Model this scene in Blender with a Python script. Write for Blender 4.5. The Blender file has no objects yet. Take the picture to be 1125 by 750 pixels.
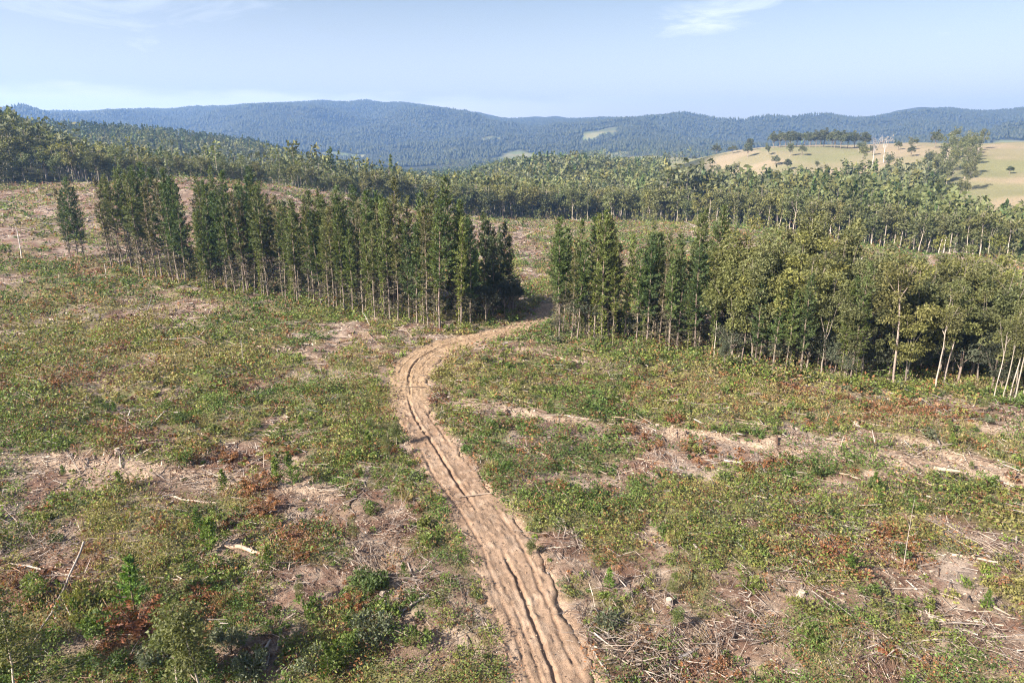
import bpy, math, time
import numpy as np
T0 = time.time()
rng = np.random.default_rng(11)
scene = bpy.context.scene
COL = scene.collection
PI = math.pi

# ------------------------------------------------------------------ camera
CAM_H = 30.0
PITCH = math.radians(16.3)
FOC = 750.0                       # focal length in photo pixels (1125 wide)
cp, sp = math.cos(PITCH), math.sin(PITCH)

def ray_dir(px, py):
    a = (np.asarray(px, float) - 562.5) / FOC
    b = -(np.asarray(py, float) - 375.0) / FOC
    return np.stack([a, cp + b * sp, -sp + b * cp], -1)

def project(x, y, z):
    dx, dy, dz = x, y, z - CAM_H
    dep = dy * cp - dz * sp
    up = dy * sp + dz / cp
    dep = np.where(dep < 0.1, 0.1, dep)
    return 562.5 + FOC * dx / dep, 375.0 - FOC * up / dep, dep

# ------------------------------------------------------------------ noise
def _hash(ix, iy, seed):
    h = (ix.astype(np.int64) * 374761393 + iy.astype(np.int64) * 668265263 + seed * 974634777) & 0xFFFFFFFF
    h = ((h ^ (h >> 13)) * 1274126177) & 0xFFFFFFFF
    h = h ^ (h >> 16)
    return (h & 0xFFFF) / 65535.0

def vnoise(x, y, seed=0):
    ix, iy = np.floor(x), np.floor(y)
    fx, fy = x - ix, y - iy
    fx = fx * fx * (3 - 2 * fx); fy = fy * fy * (3 - 2 * fy)
    a, b = _hash(ix, iy, seed), _hash(ix + 1, iy, seed)
    c, d = _hash(ix, iy + 1, seed), _hash(ix + 1, iy + 1, seed)
    return (a + (b - a) * fx) * (1 - fy) + (c + (d - c) * fx) * fy

def fbm(x, y, scale, octv=4, seed=0, gain=0.5):
    x = np.asarray(x, float) / scale + 311.7; y = np.asarray(y, float) / scale + 173.3
    v, amp, tot = 0.0, 1.0, 0.0
    for o in range(octv):
        v = v + amp * vnoise(x, y, seed + o * 17); tot += amp
        x, y, amp = x * 2.03 + 5.1, y * 2.03 + 9.7, amp * gain
    return v / tot

def sstep(a, b, x):
    t = np.clip((x - a) / (b - a), 0, 1)
    return t * t * (3 - 2 * t)

# ------------------------------------------------------------------ terrain: control points (photo column, photo row, range) or (azimuth, range, height)
CTRL = []
def cpix(px, py, r, lift=0.0):
    d = ray_dir(px, py); hz = math.hypot(d[0], d[1])
    CTRL.append((math.atan2(d[0], d[1]), math.log(r), CAM_H + r * d[2] / hz - lift))
def cazr(px, r, z):
    CTRL.append((math.atan2((px - 562.5) * cp, FOC), math.log(r), z))
for px in (-150, 150, 420, 700, 960, 1270):
    for r in (12, 35, 60):
        cazr(px, r, 0.0)
for px, z in ((-150, .4), (150, 0), (420, 0), (700, 0), (960, -.3), (1270, -.8)):
    cazr(px, 92, z)
for px, z in ((-150, .8), (150, 0), (420, 0), (560, -.2), (700, -.6), (960, -1.4), (1270, -2.6)):
    cazr(px, 125, z)
for px, z in ((-150, 1.5), (0, 1), (150, .6), (300, 0), (420, -1), (560, -2.6), (700, -3.6), (850, -4), (1000, -5.5), (1270, -8)):
    cazr(px, 165, z)
for px, z in ((-150, 7), (0, 6.5), (150, 7), (300, 4.5), (400, .5), (560, -6), (700, -7), (850, -7.5), (1000, -11)):
    cazr(px, 240, z)
for t in ((-120, 207, 330), (0, 206, 330), (100, 201, 330), (200, 196, 332), (300, 204, 335), (370, 214, 340), (430, 226, 352), (500, 237, 368),
          (560, 241, 380), (620, 243, 388), (700, 243, 380), (780, 246, 360), (850, 253, 335), (950, 268, 305), (1050, 281, 285), (1125, 290, 272), (1220, 302, 258)):
    cpix(*t)
for px, r, z in ((-120, 430, 30), (0, 430, 24), (50, 430, 17), (110, 430, 5), (200, 430, 3), (300, 430, -3), (400, 450, -10), (500, 480, -17),
                 (620, 500, -20), (750, 480, -20), (880, 420, -19), (1000, 400, -21), (1125, 380, -24), (1250, 360, -27),
                 (-120, 520, 34), (0, 520, 26), (60, 560, 12), (150, 560, -4), (300, 600, -14), (450, 700, -28), (520, 700, -26), (620, 640, -17), (740, 620, -21), (860, 560, -23), (960, 520, -24),
                 (620, 800, -8), (700, 800, -16), (560, 800, -12), (780, 760, -24), (480, 850, -36), (620, 1000, -22), (700, 1000, -18),
                 (100, 800, -8), (250, 800, -16), (380, 800, -32), (0, 800, 24)):
    cazr(px, r, z)
for px, py in ((-120, 118), (0, 128), (60, 136), (100, 138), (150, 138), (200, 143), (270, 153), (320, 165), (380, 180), (430, 187)):
    cpix(px, py, 1200, 20)
for t in ((1125, 216, 600), (1220, 216, 600), (1125, 188, 740), (1220, 186, 740), (1010, 190, 740), (930, 190, 780), (1220, 157, 950), (1125, 157, 950), (1000, 159, 950), (900, 162, 950), (850, 163, 960), (780, 173, 1000), (720, 186, 1150), (760, 175, 1400), (700, 180, 1400), (640, 178, 1650), (720, 172, 1650)):
    cpix(*t)
for px, r, z in ((900, 1400, 0), (1100, 1400, 5), (1250, 1400, 5), (500, 1400, -50), (420, 1800, -58), (200, 1900, -45), (0, 1900, 10), (540, 1900, -48),
                 (640, 2100, -35), (760, 2100, -30), (950, 2100, -25), (1200, 2100, -25), (-120, 1900, 10),
                 (0, 2700, 5), (200, 2700, -30), (440, 2700, -60), (620, 2700, -45), (900, 2700, -40), (1200, 2700, -40)):
    cazr(px, r, z)
for px, py in ((-130, 120), (0, 121), (60, 123), (110, 123), (160, 120), (210, 118), (260, 117), (310, 115), (360, 112), (400, 111), (440, 114), (480, 119), (530, 127), (580, 131), (630, 132), (680, 131),
               (712, 136), (745, 131), (775, 135), (803, 139), (818, 141), (840, 138), (880, 134), (930, 131), (970, 127), (1000, 123), (1040, 120), (1125, 120), (1260, 124)):
    cpix(px, py, 5000, 12)
for px in (-130, 60, 210, 400, 560, 700, 818, 950, 1100, 1260):
    cazr(px, 3600, 25 + 20 * math.sin(px * .02)); cazr(px, 4300, 95); cazr(px, 5700, 90); cazr(px, 6400, 40)
CTRL = np.array(CTRL)
SC = np.array([3.0, 1.0])
P_ = CTRL[:, :2] * SC
def _tps(a, b):
    d2 = ((a[:, None, :] - b[None, :, :]) ** 2).sum(-1)
    return np.where(d2 > 1e-12, 0.5 * d2 * np.log(np.maximum(d2, 1e-12)), 0.0)
_n = len(P_)
A = np.zeros((_n + 3, _n + 3)); A[:_n, :_n] = _tps(P_, P_) + np.eye(_n) * 1e-4
A[:_n, _n] = 1; A[:_n, _n + 1:] = P_; A[_n:, :_n] = A[:_n, _n:].T
Wt = np.linalg.solve(A, np.concatenate([CTRL[:, 2], np.zeros(3)]))

def base_height(x, y):
    sh = np.shape(x); x = np.ravel(np.asarray(x, float)); y = np.ravel(np.asarray(y, float))
    r = np.hypot(x, y); az0 = np.arctan2(x, y)
    az = np.clip(az0, -0.86, 0.86)
    q = np.stack([az * SC[0], np.log(np.clip(r, 14, 6400))], -1)
    out = np.empty(len(x))
    for i in range(0, len(x), 20000):
        k = q[i:i + 20000]
        out[i:i + 20000] = _tps(k, P_) @ Wt[:_n] + Wt[_n] + k @ Wt[_n + 1:]
    back = sstep(0.95, 1.7, np.abs(az0))
    out = out * (1 - back) + (-3.0) * back
    far = sstep(1500, 3600, r)
    out = out + far * ((1 - np.abs(2 * fbm(x, y, 900, 4, 5) - 1) * 2.2) * 85 + (fbm(x, y, 260, 3, 7) - .5) * 50) * sstep(1, .0, sstep(3900, 4700, r) * (1 - sstep(5100, 5600, r)) * .85)
    out = out + sstep(150, 350, r) * (1 - .6 * sstep(260, 330, r) * (1 - sstep(380, 450, r))) * (1 - far) * (fbm(x, y, 60, 3, 9) - .5) * 4
    return out.reshape(sh)

def micro(x, y):
    r = np.hypot(x, y); k = 1 - sstep(260, 420, r)
    return k * ((fbm(x, y, 7.0, 3, 21) - .5) * 1.0 + (fbm(x, y, 1.7, 3, 33) - .5) * .42)

# dirt track centre line and half widths, from photo columns/rows on the flat ground near the camera
def flat_hit(px, py):
    d = ray_dir(px, py); t = -CAM_H / d[2]; return d[0] * t, d[1] * t
TR = [(700, 900, 50), (655, 820, 46), (615, 750, 42), (582, 672, 40), (552, 605, 38), (522, 560, 33), (495, 520, 27), (474, 487, 22), (457, 460, 18.5), (450, 435, 17), (451, 416, 17), (457, 402, 16), (470, 391, 17), (491, 382, 17), (520, 375, 18), (550, 368, 17), (573, 361, 15), (588, 354, 12), (597, 346, 10), (603, 337, 8), (610, 329, 7)]
_tp = np.array([flat_hit(a, b) for a, b, _ in TR])
_tw = np.array([2.45, 2.45, 2.4, 2.55, 2.55, 2.45, 2.3, 2.15, 2.2, 2.4, 2.75, 3.0, 3.1, 3.0, 2.7, 2.4, 2.1, 2.0, 2.0, 2.0, 2.0]) * 1.0
def catmull(p, n):
    p = np.vstack([2 * p[0] - p[1], p, 2 * p[-1] - p[-2]]); out = []
    for i in range(1, len(p) - 2):
        for t in np.linspace(0, 1, n, endpoint=False):
            a, b, c, d = p[i - 1], p[i], p[i + 1], p[i + 2]
            out.append(.5 * (2 * b + (c - a) * t + (2 * a - 5 * b + 4 * c - d) * t * t + (3 * b - a - 3 * c + d) * t ** 3))
    out.append(p[-2]); return np.array(out)
_trw = catmull(np.column_stack([_tp, _tw]), 12)
_seg = np.hypot(*np.diff(_trw[:, :2], axis=0).T); _s = np.concatenate([[0], np.cumsum(_seg)])
TS = np.arange(0, _s[-1], 0.25)
TRK = np.column_stack([np.interp(TS, _s, _trw[:, k]) for k in range(3)])
for _ in range(10):
    TRK[1:-1] = (TRK[:-2] + 2 * TRK[1:-1] + TRK[2:]) / 4
def track_dist(x, y):
    sh = np.shape(x); x = np.ravel(np.asarray(x, float)); y = np.ravel(np.asarray(y, float))
    d = np.full(len(x), 99.0); m = (np.hypot(x, y) < 175) & (np.abs(x) < 45) & (y > 8)
    idx = np.nonzero(m)[0]; c = TRK[::3]
    for i in range(0, len(idx), 20000):
        k = idx[i:i + 20000]
        dd = np.hypot(x[k, None] - c[None, :, 0], y[k, None] - c[None, :, 1])
        j = dd.argmin(1); d[k] = dd[np.arange(len(k)), j] - c[j, 2]      # <0 inside the track
    return d.reshape(sh)

def height(x, y, td=None):
    td = track_dist(x, y) if td is None else td
    k = sstep(-.9, 1.6, td)
    return base_height(x, y) + micro(x, y) * (.15 + .85 * k) - .38 * (1 - sstep(-1.1, .25, td))

def hit(px, py, rmin=20.0, rmax=7000.0):
    d = ray_dir(px, py); hz = math.hypot(d[0], d[1])
    r = np.exp(np.linspace(math.log(rmin), math.log(rmax), 1500))
    x, y, z = d[0] / hz * r, d[1] / hz * r, CAM_H + d[2] / hz * r
    b = base_height(x, y) - z
    i = np.argmax(b > 0) if (b > 0).any() else len(r) - 1
    return float(x[i]), float(y[i])
def hits(px, py): return np.array([hit(a, b) for a, b in zip(np.ravel(px), np.ravel(py))])

# strips of pale slash across the clearing, patches without scrub, patches of denser scrub (photo column, row, radius in m)
STRIPS = [([(505, 446), (560, 452), (640, 463), (730, 470), (800, 484), (860, 492)], 1.5), ([(860, 492), (940, 499), (1010, 511), (1070, 521), (1150, 532)], 2.6),
          ([(985, 488), (1040, 500), (1090, 512)], 2.4), ([(985, 466), (1060, 470), (1150, 480)], 1.3),
          ([(405, 412), (425, 416), (440, 424)], 1.6), ([(570, 385), (600, 392), (640, 398)], 1.0), ([(240, 378), (300, 382), (350, 394)], .7), ([(30, 505), (110, 515), (190, 522)], 1.6), ([(190, 520), (300, 535), (350, 540)], 1.9)]
STRIPS = [(catmull(hits(*np.array(p).T), 16), w) for p, w in STRIPS]
BARE = [(90, 690, 2.2), (205, 530, 2.5), (70, 505, 3.5), (330, 555, 3.0), (400, 600, 3.0), (440, 640, 3.2), (460, 690, 3.0), (410, 560, 2.8), (445, 580, 2.4), (340, 640, 2.2), (640, 690, 2.6), (700, 720, 3.5), (760, 700, 3.0),
        (820, 680, 3.6), (880, 640, 3.4), (930, 590, 3.0), (840, 730, 3.0), (950, 720, 2.6), (1090, 610, 3.6), (1060, 590, 3), (1020, 640, 3), (660, 540, 2), (870, 560, 3), (1110, 710, 2.8), (300, 460, 2.0), (30, 600, 3), (40, 620, 3), (620, 610, 1.8), (680, 650, 1.8), (570, 620, 1.2), (250, 600, 1.5)]
LUSH = [(560, 540, 4), (600, 560, 4), (640, 560, 4), (690, 550, 4), (580, 500, 4.5), (650, 660, 3.4), (690, 640, 3.0), (240, 560, 4), (330, 440, 6), (210, 450, 6), (110, 450, 6), (60, 400, 9), (250, 400, 8), (380, 480, 5), (440, 520, 3.2), (350, 520, 3), (220, 640, 3.4), (760, 590, 4), (830, 530, 5), (720, 450, 6), (640, 430, 6), (900, 450, 6), (1000, 560, 3.5), (1060, 560, 3), (100, 660, 2.5), (360, 690, 3), (30, 720, 3), (560, 420, 6), (800, 420, 8), (240, 700, 3), (910, 690, 2), (780, 660, 2.4)]
RUST = [(285, 535, 2.0), (293, 560, 1.6), (830, 508, 2.6), (770, 500, 2.6), (920, 615, 2.6), (770, 735, 2.2), (150, 690, 2.4), (190, 690, 2.0), (60, 640, 3), (130, 350, 3.2), (130, 385, 3), (100, 300, 5), (90, 415, 3.4), (870, 430, 3), (990, 610, 2.4), (1040, 455, 4), (270, 425, 3), (20, 650, 3), (150, 490, 3), (330, 600, 2), (240, 510, 3), (700, 480, 3), (960, 450, 4), (680, 620, 1.2), (480, 440, 2)]
def spots(lst): return np.column_stack([hits([a for a, _, _ in lst], [b for _, b, _ in lst]), [c for _, _, c in lst]])
BARE_W, LUSH_W, RUST_W = spots(BARE), spots(LUSH), spots(RUST)
def blob(x, y, W):
    v = np.zeros(np.shape(x))
    jx = (fbm(x, y, 2.0, 2, 51) - .5) * 2.4; jy = (fbm(x, y, 2.0, 2, 57) - .5) * 2.4
    for bx, by, br in W:
        v = np.maximum(v, 1 - sstep(.45, 1.25, np.hypot((x + jx - bx), (y + jy - by) * .8) / br))
    return v
def strip_mask(x, y):
    v = np.zeros(np.shape(x)); xf, yf = np.ravel(x), np.ravel(y); o = np.zeros(len(xf))
    jx = (fbm(xf, yf, 3.0, 3, 61) - .5) * 3.0; jy = (fbm(xf, yf, 3.0, 3, 67) - .5) * 3.0
    for c, w in STRIPS:
        lo, hi = c.min(0) - 8, c.max(0) + 8
        k = np.nonzero((xf > lo[0]) & (xf < hi[0]) & (yf > lo[1]) & (yf < hi[1]))[0]
        for i in range(0, len(k), 20000):
            kk = k[i:i + 20000]
            d = np.hypot(xf[kk, None] + jx[kk, None] - c[None, :, 0], yf[kk, None] + jy[kk, None] - c[None, :, 1]).min(1)
            o[kk] = np.maximum(o[kk], 1 - sstep(.4, 1.3, d / w))
    return o.reshape(v.shape)
def cover(x, y, td=None, st=None):
    """share of the cleared ground that is under green scrub, 0..1"""
    td = track_dist(x, y) if td is None else td
    st = strip_mask(x, y) if st is None else st
    r = np.hypot(x, y)
    g = .50 + 1.5 * (fbm(x, y, 16, 3, 71) - .5) + 1.9 * (fbm(x, y, 3.6, 4, 73) - .5) + .8 * (fbm(x, y, 1.3, 2, 77) - .5)
    g = g + .42 * blob(x, y, LUSH_W) - .42 * blob(x, y, BARE_W) - .75 * st - .30 * blob(x, y, RUST_W)
    g = g + .16 * sstep(62, 80, r) - .30 * sstep(170, 230, r) * (1 - .55 * sstep(-.12, .1, np.arctan2(x, y)))
    return np.clip(g, 0, 1) * sstep(-.5, .5, td)

# ------------------------------------------------------------------ mesh builder
class MB:
    def __init__(s): s.v, s.q, s.t, s.c, s.n = [], [], [], [], 0
    def add(s, v, q=None, t=None, c=(.1, .1, .1)):
        v = np.asarray(v, np.float32); c = np.asarray(c, np.float32)
        if c.ndim == 1: c = np.broadcast_to(c, (len(v), 3))
        if q is not None and len(q): s.q.append(np.asarray(q, np.int64) + s.n)
        if t is not None and len(t): s.t.append(np.asarray(t, np.int64) + s.n)
        s.v.append(v); s.c.append(c); s.n += len(v)
    def mesh(s, name, mat, smooth=False):
        v = np.concatenate(s.v); c = np.concatenate(s.c)
        q = np.concatenate(s.q) if s.q else np.zeros((0, 4), np.int64)
        t = np.concatenate(s.t) if s.t else np.zeros((0, 3), np.int64)
        me = bpy.data.meshes.new(name)
        me.vertices.add(len(v)); me.vertices.foreach_set('co', v.astype(np.float32).ravel())
        me.loops.add(q.size + t.size); me.loops.foreach_set('vertex_index', np.concatenate([q.ravel(), t.ravel()]).astype(np.int32))
        me.polygons.add(len(q) + len(t))
        me.polygons.foreach_set('loop_start', np.concatenate([np.arange(len(q)) * 4, q.size + np.arange(len(t)) * 3]).astype(np.int32))
        if smooth: me.polygons.foreach_set('use_smooth', np.ones(len(q) + len(t), bool))
        me.update(calc_edges=True)
        at = me.attributes.new('col', 'FLOAT_COLOR', 'POINT')
        at.data.foreach_set('color', np.concatenate([np.clip(c, 0, 1), np.ones((len(c), 1))], 1).astype(np.float32).ravel())
        me.materials.append(mat); me.validate(); return me

def unit(v): return v / np.maximum(np.linalg.norm(v, axis=-1, keepdims=True), 1e-9)
def rdir(n, R=None):
    R = R or rng
    return unit(R.normal(size=(n, 3)))

def cards(mb, c, d, L, W, col, R=None, fold=0.0):
    """many small leaf blades: centre, direction, length, width, colour"""
    R = R or rng; n = len(c); L = np.broadcast_to(L, (n,))[:, None]; W = np.broadcast_to(W, (n,))[:, None]
    s = unit(np.cross(d, rdir(n, R))); k = np.cross(s, d)
    v = np.stack([c - d * L * .5, c + s * W * .5 - k * W * .12, c + d * L * .5, c - s * W * .5 - k * W * .12], 1).reshape(-1, 3)
    col = np.asarray(col, float)
    if col.ndim == 1: col = np.broadcast_to(col, (n, 3))
    mb.add(v, q=np.arange(4 * n).reshape(n, 4), c=np.repeat(col, 4, 0))

def tube(mb, pts, rad, sides, col, cap=False, capcol=None):
    pts = np.asarray(pts, float); m = len(pts); rad = np.broadcast_to(rad, (m,))
    tan = unit(np.gradient(pts, axis=0)); ref = np.array([0., 0, 1.]) if abs(tan[0, 2]) < .9 else np.array([1., 0, 0])
    a = unit(np.cross(tan, ref)); b = np.cross(tan, a)
    th = np.arange(sides) / sides * 2 * PI
    v = (pts[:, None] + rad[:, None, None] * (np.cos(th)[None, :, None] * a[:, None] + np.sin(th)[None, :, None] * b[:, None])).reshape(-1, 3)
    i, j = np.meshgrid(np.arange(m - 1), np.arange(sides), indexing='ij'); j2 = (j + 1) % sides
    q = np.stack([i * sides + j, i * sides + j2, (i + 1) * sides + j2, (i + 1) * sides + j], -1).reshape(-1, 4)
    col = np.asarray(col, float)
    if col.ndim == 2 and len(col) == m: col = np.repeat(col, sides, 0)
    mb.add(v, q=q, c=col)
    if cap:
        for e, o in ((0, 0), (m - 1, (m - 1) * sides)):
            vv = np.vstack([v[o:o + sides], pts[e]]); tt = [(k, (k + 1) % sides, sides) for k in range(sides)]
            if e == 0: tt = [x[::-1] for x in tt]
            mb.add(vv, t=tt, c=np.asarray(capcol if capcol is not None else (col if col.ndim == 1 else col.mean(0))).reshape(-1)[:3])

def sticks(mb, p, d, L, r, col):
    """many tapered three-sided sticks at once"""
    n = len(p); L = np.broadcast_to(L, (n,))[:, None]; r = np.broadcast_to(r, (n,))[:, None]
    s = unit(np.cross(d, rdir(n))); k = np.cross(s, d); e = p + d * L
    ring = [np.cos(a) * s + np.sin(a) * k for a in (0, 2.094, 4.189)]
    v = np.stack([p + r * ring[0], p + r * ring[1], p + r * ring[2], e + .45 * r * ring[0], e + .45 * r * ring[1], e + .45 * r * ring[2]], 1).reshape(-1, 3)
    o = np.arange(n)[:, None] * 6
    q = np.concatenate([o + [0, 1, 4, 3], o + [1, 2, 5, 4], o + [2, 0, 3, 5]])
    mb.add(v, q=q, c=np.repeat(np.broadcast_to(col, (n, 3)), 6, 0))

# ------------------------------------------------------------------ materials
def new_mat(name):
    m = bpy.data.materials.new(name); m.use_nodes = True; nt = m.node_tree; nt.nodes.clear()
    return m, nt, nt.nodes.new, nt.links.new
def attr_material(name, rough=.8, trans=0.0, per_object=0.0, noise=None, bump=0.0, tcol=(1.25, 1.3, .6), spec=.25):
    m, nt, N, Lk = new_mat(name)
    out = N('ShaderNodeOutputMaterial'); at = N('ShaderNodeAttribute'); at.attribute_name = 'col'
    col = at.outputs['Color']
    if per_object:
        oi = N('ShaderNodeObjectInfo'); mr = N('ShaderNodeMapRange'); mr.inputs['To Min'].default_value = 1 - per_object; mr.inputs['To Max'].default_value = 1 + per_object
        Lk(oi.outputs['Random'], mr.inputs['Value'])
        hv = N('ShaderNodeHueSaturation'); Lk(mr.outputs[0], hv.inputs['Value']); Lk(col, hv.inputs['Color'])
        ml = N('ShaderNodeMath'); ml.operation = 'MULTIPLY'; ml.inputs[1].default_value = 7.31; Lk(oi.outputs['Random'], ml.inputs[0])
        fr = N('ShaderNodeMath'); fr.operation = 'FRACT'; Lk(ml.outputs[0], fr.inputs[0])
        m2 = N('ShaderNodeMapRange'); m2.inputs['To Min'].default_value = .485; m2.inputs['To Max'].default_value = .512; Lk(fr.outputs[0], m2.inputs['Value'])
        Lk(m2.outputs[0], hv.inputs['Hue']); col = hv.outputs['Color']
    bs = N('ShaderNodeBsdfPrincipled'); bs.inputs['Roughness'].default_value = rough; bs.inputs['Specular IOR Level'].default_value = spec
    if noise:
        tc = N('ShaderNodeTexCoord'); src = tc.outputs['Object']
        for sc_, lo, hi in noise:
            nz = N('ShaderNodeTexNoise'); nz.inputs['Scale'].default_value = sc_; nz.inputs['Detail'].default_value = 6; nz.inputs['Roughness'].default_value = .65; Lk(src, nz.inputs['Vector'])
            mr = N('ShaderNodeMapRange'); mr.inputs['From Min'].default_value = .28; mr.inputs['From Max'].default_value = .72; mr.inputs['To Min'].default_value = lo; mr.inputs['To Max'].default_value = hi; Lk(nz.outputs['Fac'], mr.inputs['Value'])
            mx = N('ShaderNodeVectorMath'); mx.operation = 'SCALE'; Lk(col, mx.inputs[0]); Lk(mr.outputs[0], mx.inputs['Scale']); col = mx.outputs[0]
        if bump:
            bp = N('ShaderNodeBump'); bp.inputs['Strength'].default_value = bump; bp.inputs['Distance'].default_value = .12; Lk(nz.outputs['Fac'], bp.inputs['Height']); Lk(bp.outputs[0], bs.inputs['Normal'])
    Lk(col, bs.inputs['Base Color'])
    if trans:
        tl = N('ShaderNodeBsdfTranslucent'); mx = N('ShaderNodeMixShader'); mx.inputs[0].default_value = trans
        tm = N('ShaderNodeVectorMath'); tm.operation = 'MULTIPLY'; tm.inputs[1].default_value = tcol; Lk(col, tm.inputs[0]); Lk(tm.outputs[0], tl.inputs['Color'])
        Lk(bs.outputs[0], mx.inputs[1]); Lk(tl.outputs[0], mx.inputs[2]); Lk(mx.outputs[0], out.inputs['Surface'])
    else: Lk(bs.outputs[0], out.inputs['Surface'])
    return m
M_LEAF = attr_material('foliage', .55, .30, .16)
M_SCRUB = attr_material('scrub_foliage', .6, .28)
M_BARK = attr_material('bark', .9, 0, .12, noise=((9, .7, 1.3),))
M_WOOD = attr_material('weathered_wood', .85, 0, .15, noise=((5, .65, 1.3),))
M_SLASH = attr_material('dead_wood', .9)
M_GROUND = attr_material('forest_floor', .95, noise=((.9, .72, 1.28), (3.2, .66, 1.34), (11, .62, 1.4)), bump=.8, spec=.1)
M_DIRT = attr_material('track_dirt', .95, noise=((.35, .80, 1.2), (2.6, .76, 1.24), (14, .74, 1.26)), bump=.7, spec=.1)

# ------------------------------------------------------------------ objects and labels
def put(name, me, kind=None, parent=None):
    o = bpy.data.objects.new(name, me); COL.objects.link(o)
    if kind: o['kind'] = kind
    if parent: o.parent = parent
    return o
THINGS = []
def thing(o, cat, adj, noun, zone, group, label=None):
    o['category'] = cat; o['group'] = group
    if label: o['label'] = label
    THINGS.append((o, adj, noun, zone, label))
def tree(name, variant, x, y, z, rz, s, cat, adj, noun, zone, group, label=None, tilt=(0, 0), sz=None):
    """an Empty at the foot of the tree that parents its trunk and crown; variant = (trunk mesh, crown mesh or None)"""
    o = bpy.data.objects.new(name, None); o.empty_display_size = .5; COL.objects.link(o)
    o.location = (x, y, z); o.rotation_euler = (tilt[0], tilt[1], rz); o.scale = (s, s, sz or s)
    put('trunk', variant[0], parent=o)
    if variant[1]: put('crown', variant[1], parent=o)
    thing(o, cat, adj, noun, zone, group, label); return o
ORD = 'first second third fourth fifth sixth seventh eighth ninth tenth eleventh twelfth thirteenth fourteenth fifteenth sixteenth seventeenth eighteenth nineteenth twentieth'.split()
def finish_labels():
    sets = {}
    for o, adj, noun, zone, label in THINGS:
        if label is None: sets.setdefault((adj, noun, zone), []).append(o)
    for (adj, noun, zone), os_ in sets.items():
        base = f'{adj} {noun} {zone}'
        if len(os_) == 1: os_[0]['label'] = base; continue
        os_.sort(key=lambda o: project(*o.location)[0])
        for i, o in enumerate(os_):
            if len(os_) > 20: o['label'] = base
            elif i == len(os_) - 1 and i > 1: o['label'] = base + ', last from left'
            else: o['label'] = base + ', ' + ORD[i] + ' from left'

# ------------------------------------------------------------------ terrain mesh: one sheet, rings about the ground below the camera
az_f = np.arange(-0.80, 0.8001, 0.0038)
az_b = np.concatenate([np.arange(-PI, -0.80, .06), az_f, np.arange(0.83, PI, .06)])
rr = np.concatenate([[0.5, 4, 8, 12, 16, 20], np.exp(np.arange(math.log(23), math.log(5700), .0086))])
AZ, RR = np.meshgrid(az_b, rr); X, Y = np.sin(AZ) * RR, np.cos(AZ) * RR
XF, YF = X.ravel(), Y.ravel()
TD = track_dist(XF, YF); ST = strip_mask(XF, YF); CV = cover(XF, YF, TD, ST)
ZF = height(XF, YF, TD)
rF, azF = np.hypot(XF, YF), np.arctan2(XF, YF)
pxF = 562.5 + FOC * np.tan(np.clip(azF, -1.2, 1.2)) / cp

def mixc(a, b, k): return a + (np.asarray(b) - a) * np.asarray(k)[:, None]
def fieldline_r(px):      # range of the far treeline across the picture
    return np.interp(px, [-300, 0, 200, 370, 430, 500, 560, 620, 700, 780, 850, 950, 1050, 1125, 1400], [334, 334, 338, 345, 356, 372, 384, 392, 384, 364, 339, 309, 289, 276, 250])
def ground_colour(x, y, cv, st, td):
    n1, n2, n3 = fbm(x, y, 9, 4, 81), fbm(x, y, 2.6, 4, 83), fbm(x, y, 1.1, 3, 85)
    c = np.tile(np.array([.185, .132, .098]), (len(x), 1))
    c = mixc(c, (.225, .180, .150), sstep(.45, .65, n1))
    c = mixc(c, (.115, .066, .048), sstep(.48, .62, n2) * .85)
    c = mixc(c, (.33, .262, .205), sstep(.55, .72, n3) * .75)
    c = mixc(c, (.15, .075, .045), blob(x, y, RUST_W) * .75 * sstep(.3, .6, n3))
    c = mixc(c, (.40, .305, .225), st * (.45 + .55 * sstep(.4, .6, n3)))
    c = mixc(c, (.115, .115, .045), sstep(.25, .8, cv) * .8)
    c = mixc(c, (.33, .235, .165), (1 - sstep(-.2, .9, td)) * .8)
    r = np.hypot(x, y)
    hill = sstep(165, 225, r) * (1 - sstep(-.08, .06, np.arctan2(x, y)))
    c = mixc(c, (.20, .125, .095), hill * .6 * sstep(.4, .6, n2))
    return c
def paddock_mask(x, y):
    r, px = np.hypot(x, y), 562.5 + FOC * np.tan(np.clip(np.arctan2(x, y), -1.2, 1.2)) / cp
    w = (fbm(x, y, 120, 3, 91) - .5) * 90
    dry = sstep(765, 800, px + w * .3) * sstep(690, 760, r + w + np.clip(1090 - px, 0, 300) * .35) * (1 - sstep(1250, 1400, r))
    dry = np.maximum(dry, sstep(1040, 1075, px + w * .3) * sstep(505, 560, r + w * .5) * (1 - sstep(1250, 1400, r)))
    grn = sstep(650, 690, px) * (1 - sstep(830, 880, px)) * sstep(1050, 1120, r + w) * (1 - sstep(2000, 2150, r))
    v = sstep(.61, .65, fbm(x, y, 260, 2, 95)) * sstep(1900, 2150, r) * (1 - sstep(3000, 3500, r + w * 3)) * sstep(240, 300, px)
    return dry, np.maximum(grn, v)
col = ground_colour(XF, YF, CV, ST, TD)
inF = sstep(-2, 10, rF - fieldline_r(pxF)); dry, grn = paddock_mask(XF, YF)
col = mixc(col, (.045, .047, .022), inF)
mot = fbm(XF, YF, 40, 4, 97)
col = col * (1 - dry[:, None]) + dry[:, None] * mixc(mixc(np.tile((.255, .205, .135), (len(col), 1)), (.205, .18, .105), sstep(.38, .58, mot)), (.165, .165, .08), sstep(.5, .62, fbm(XF, YF, 110, 3, 99)) * .8)
col = col * (1 - grn[:, None]) + grn[:, None] * mixc(np.tile((.125, .15, .06), (len(col), 1)), (.19, .175, .09), sstep(.4, .62, mot))
mb = MB(); nr, na = RR.shape
i, j = np.meshgrid(np.arange(nr - 1), np.arange(na), indexing='ij'); j2 = (j + 1) % na
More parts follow.
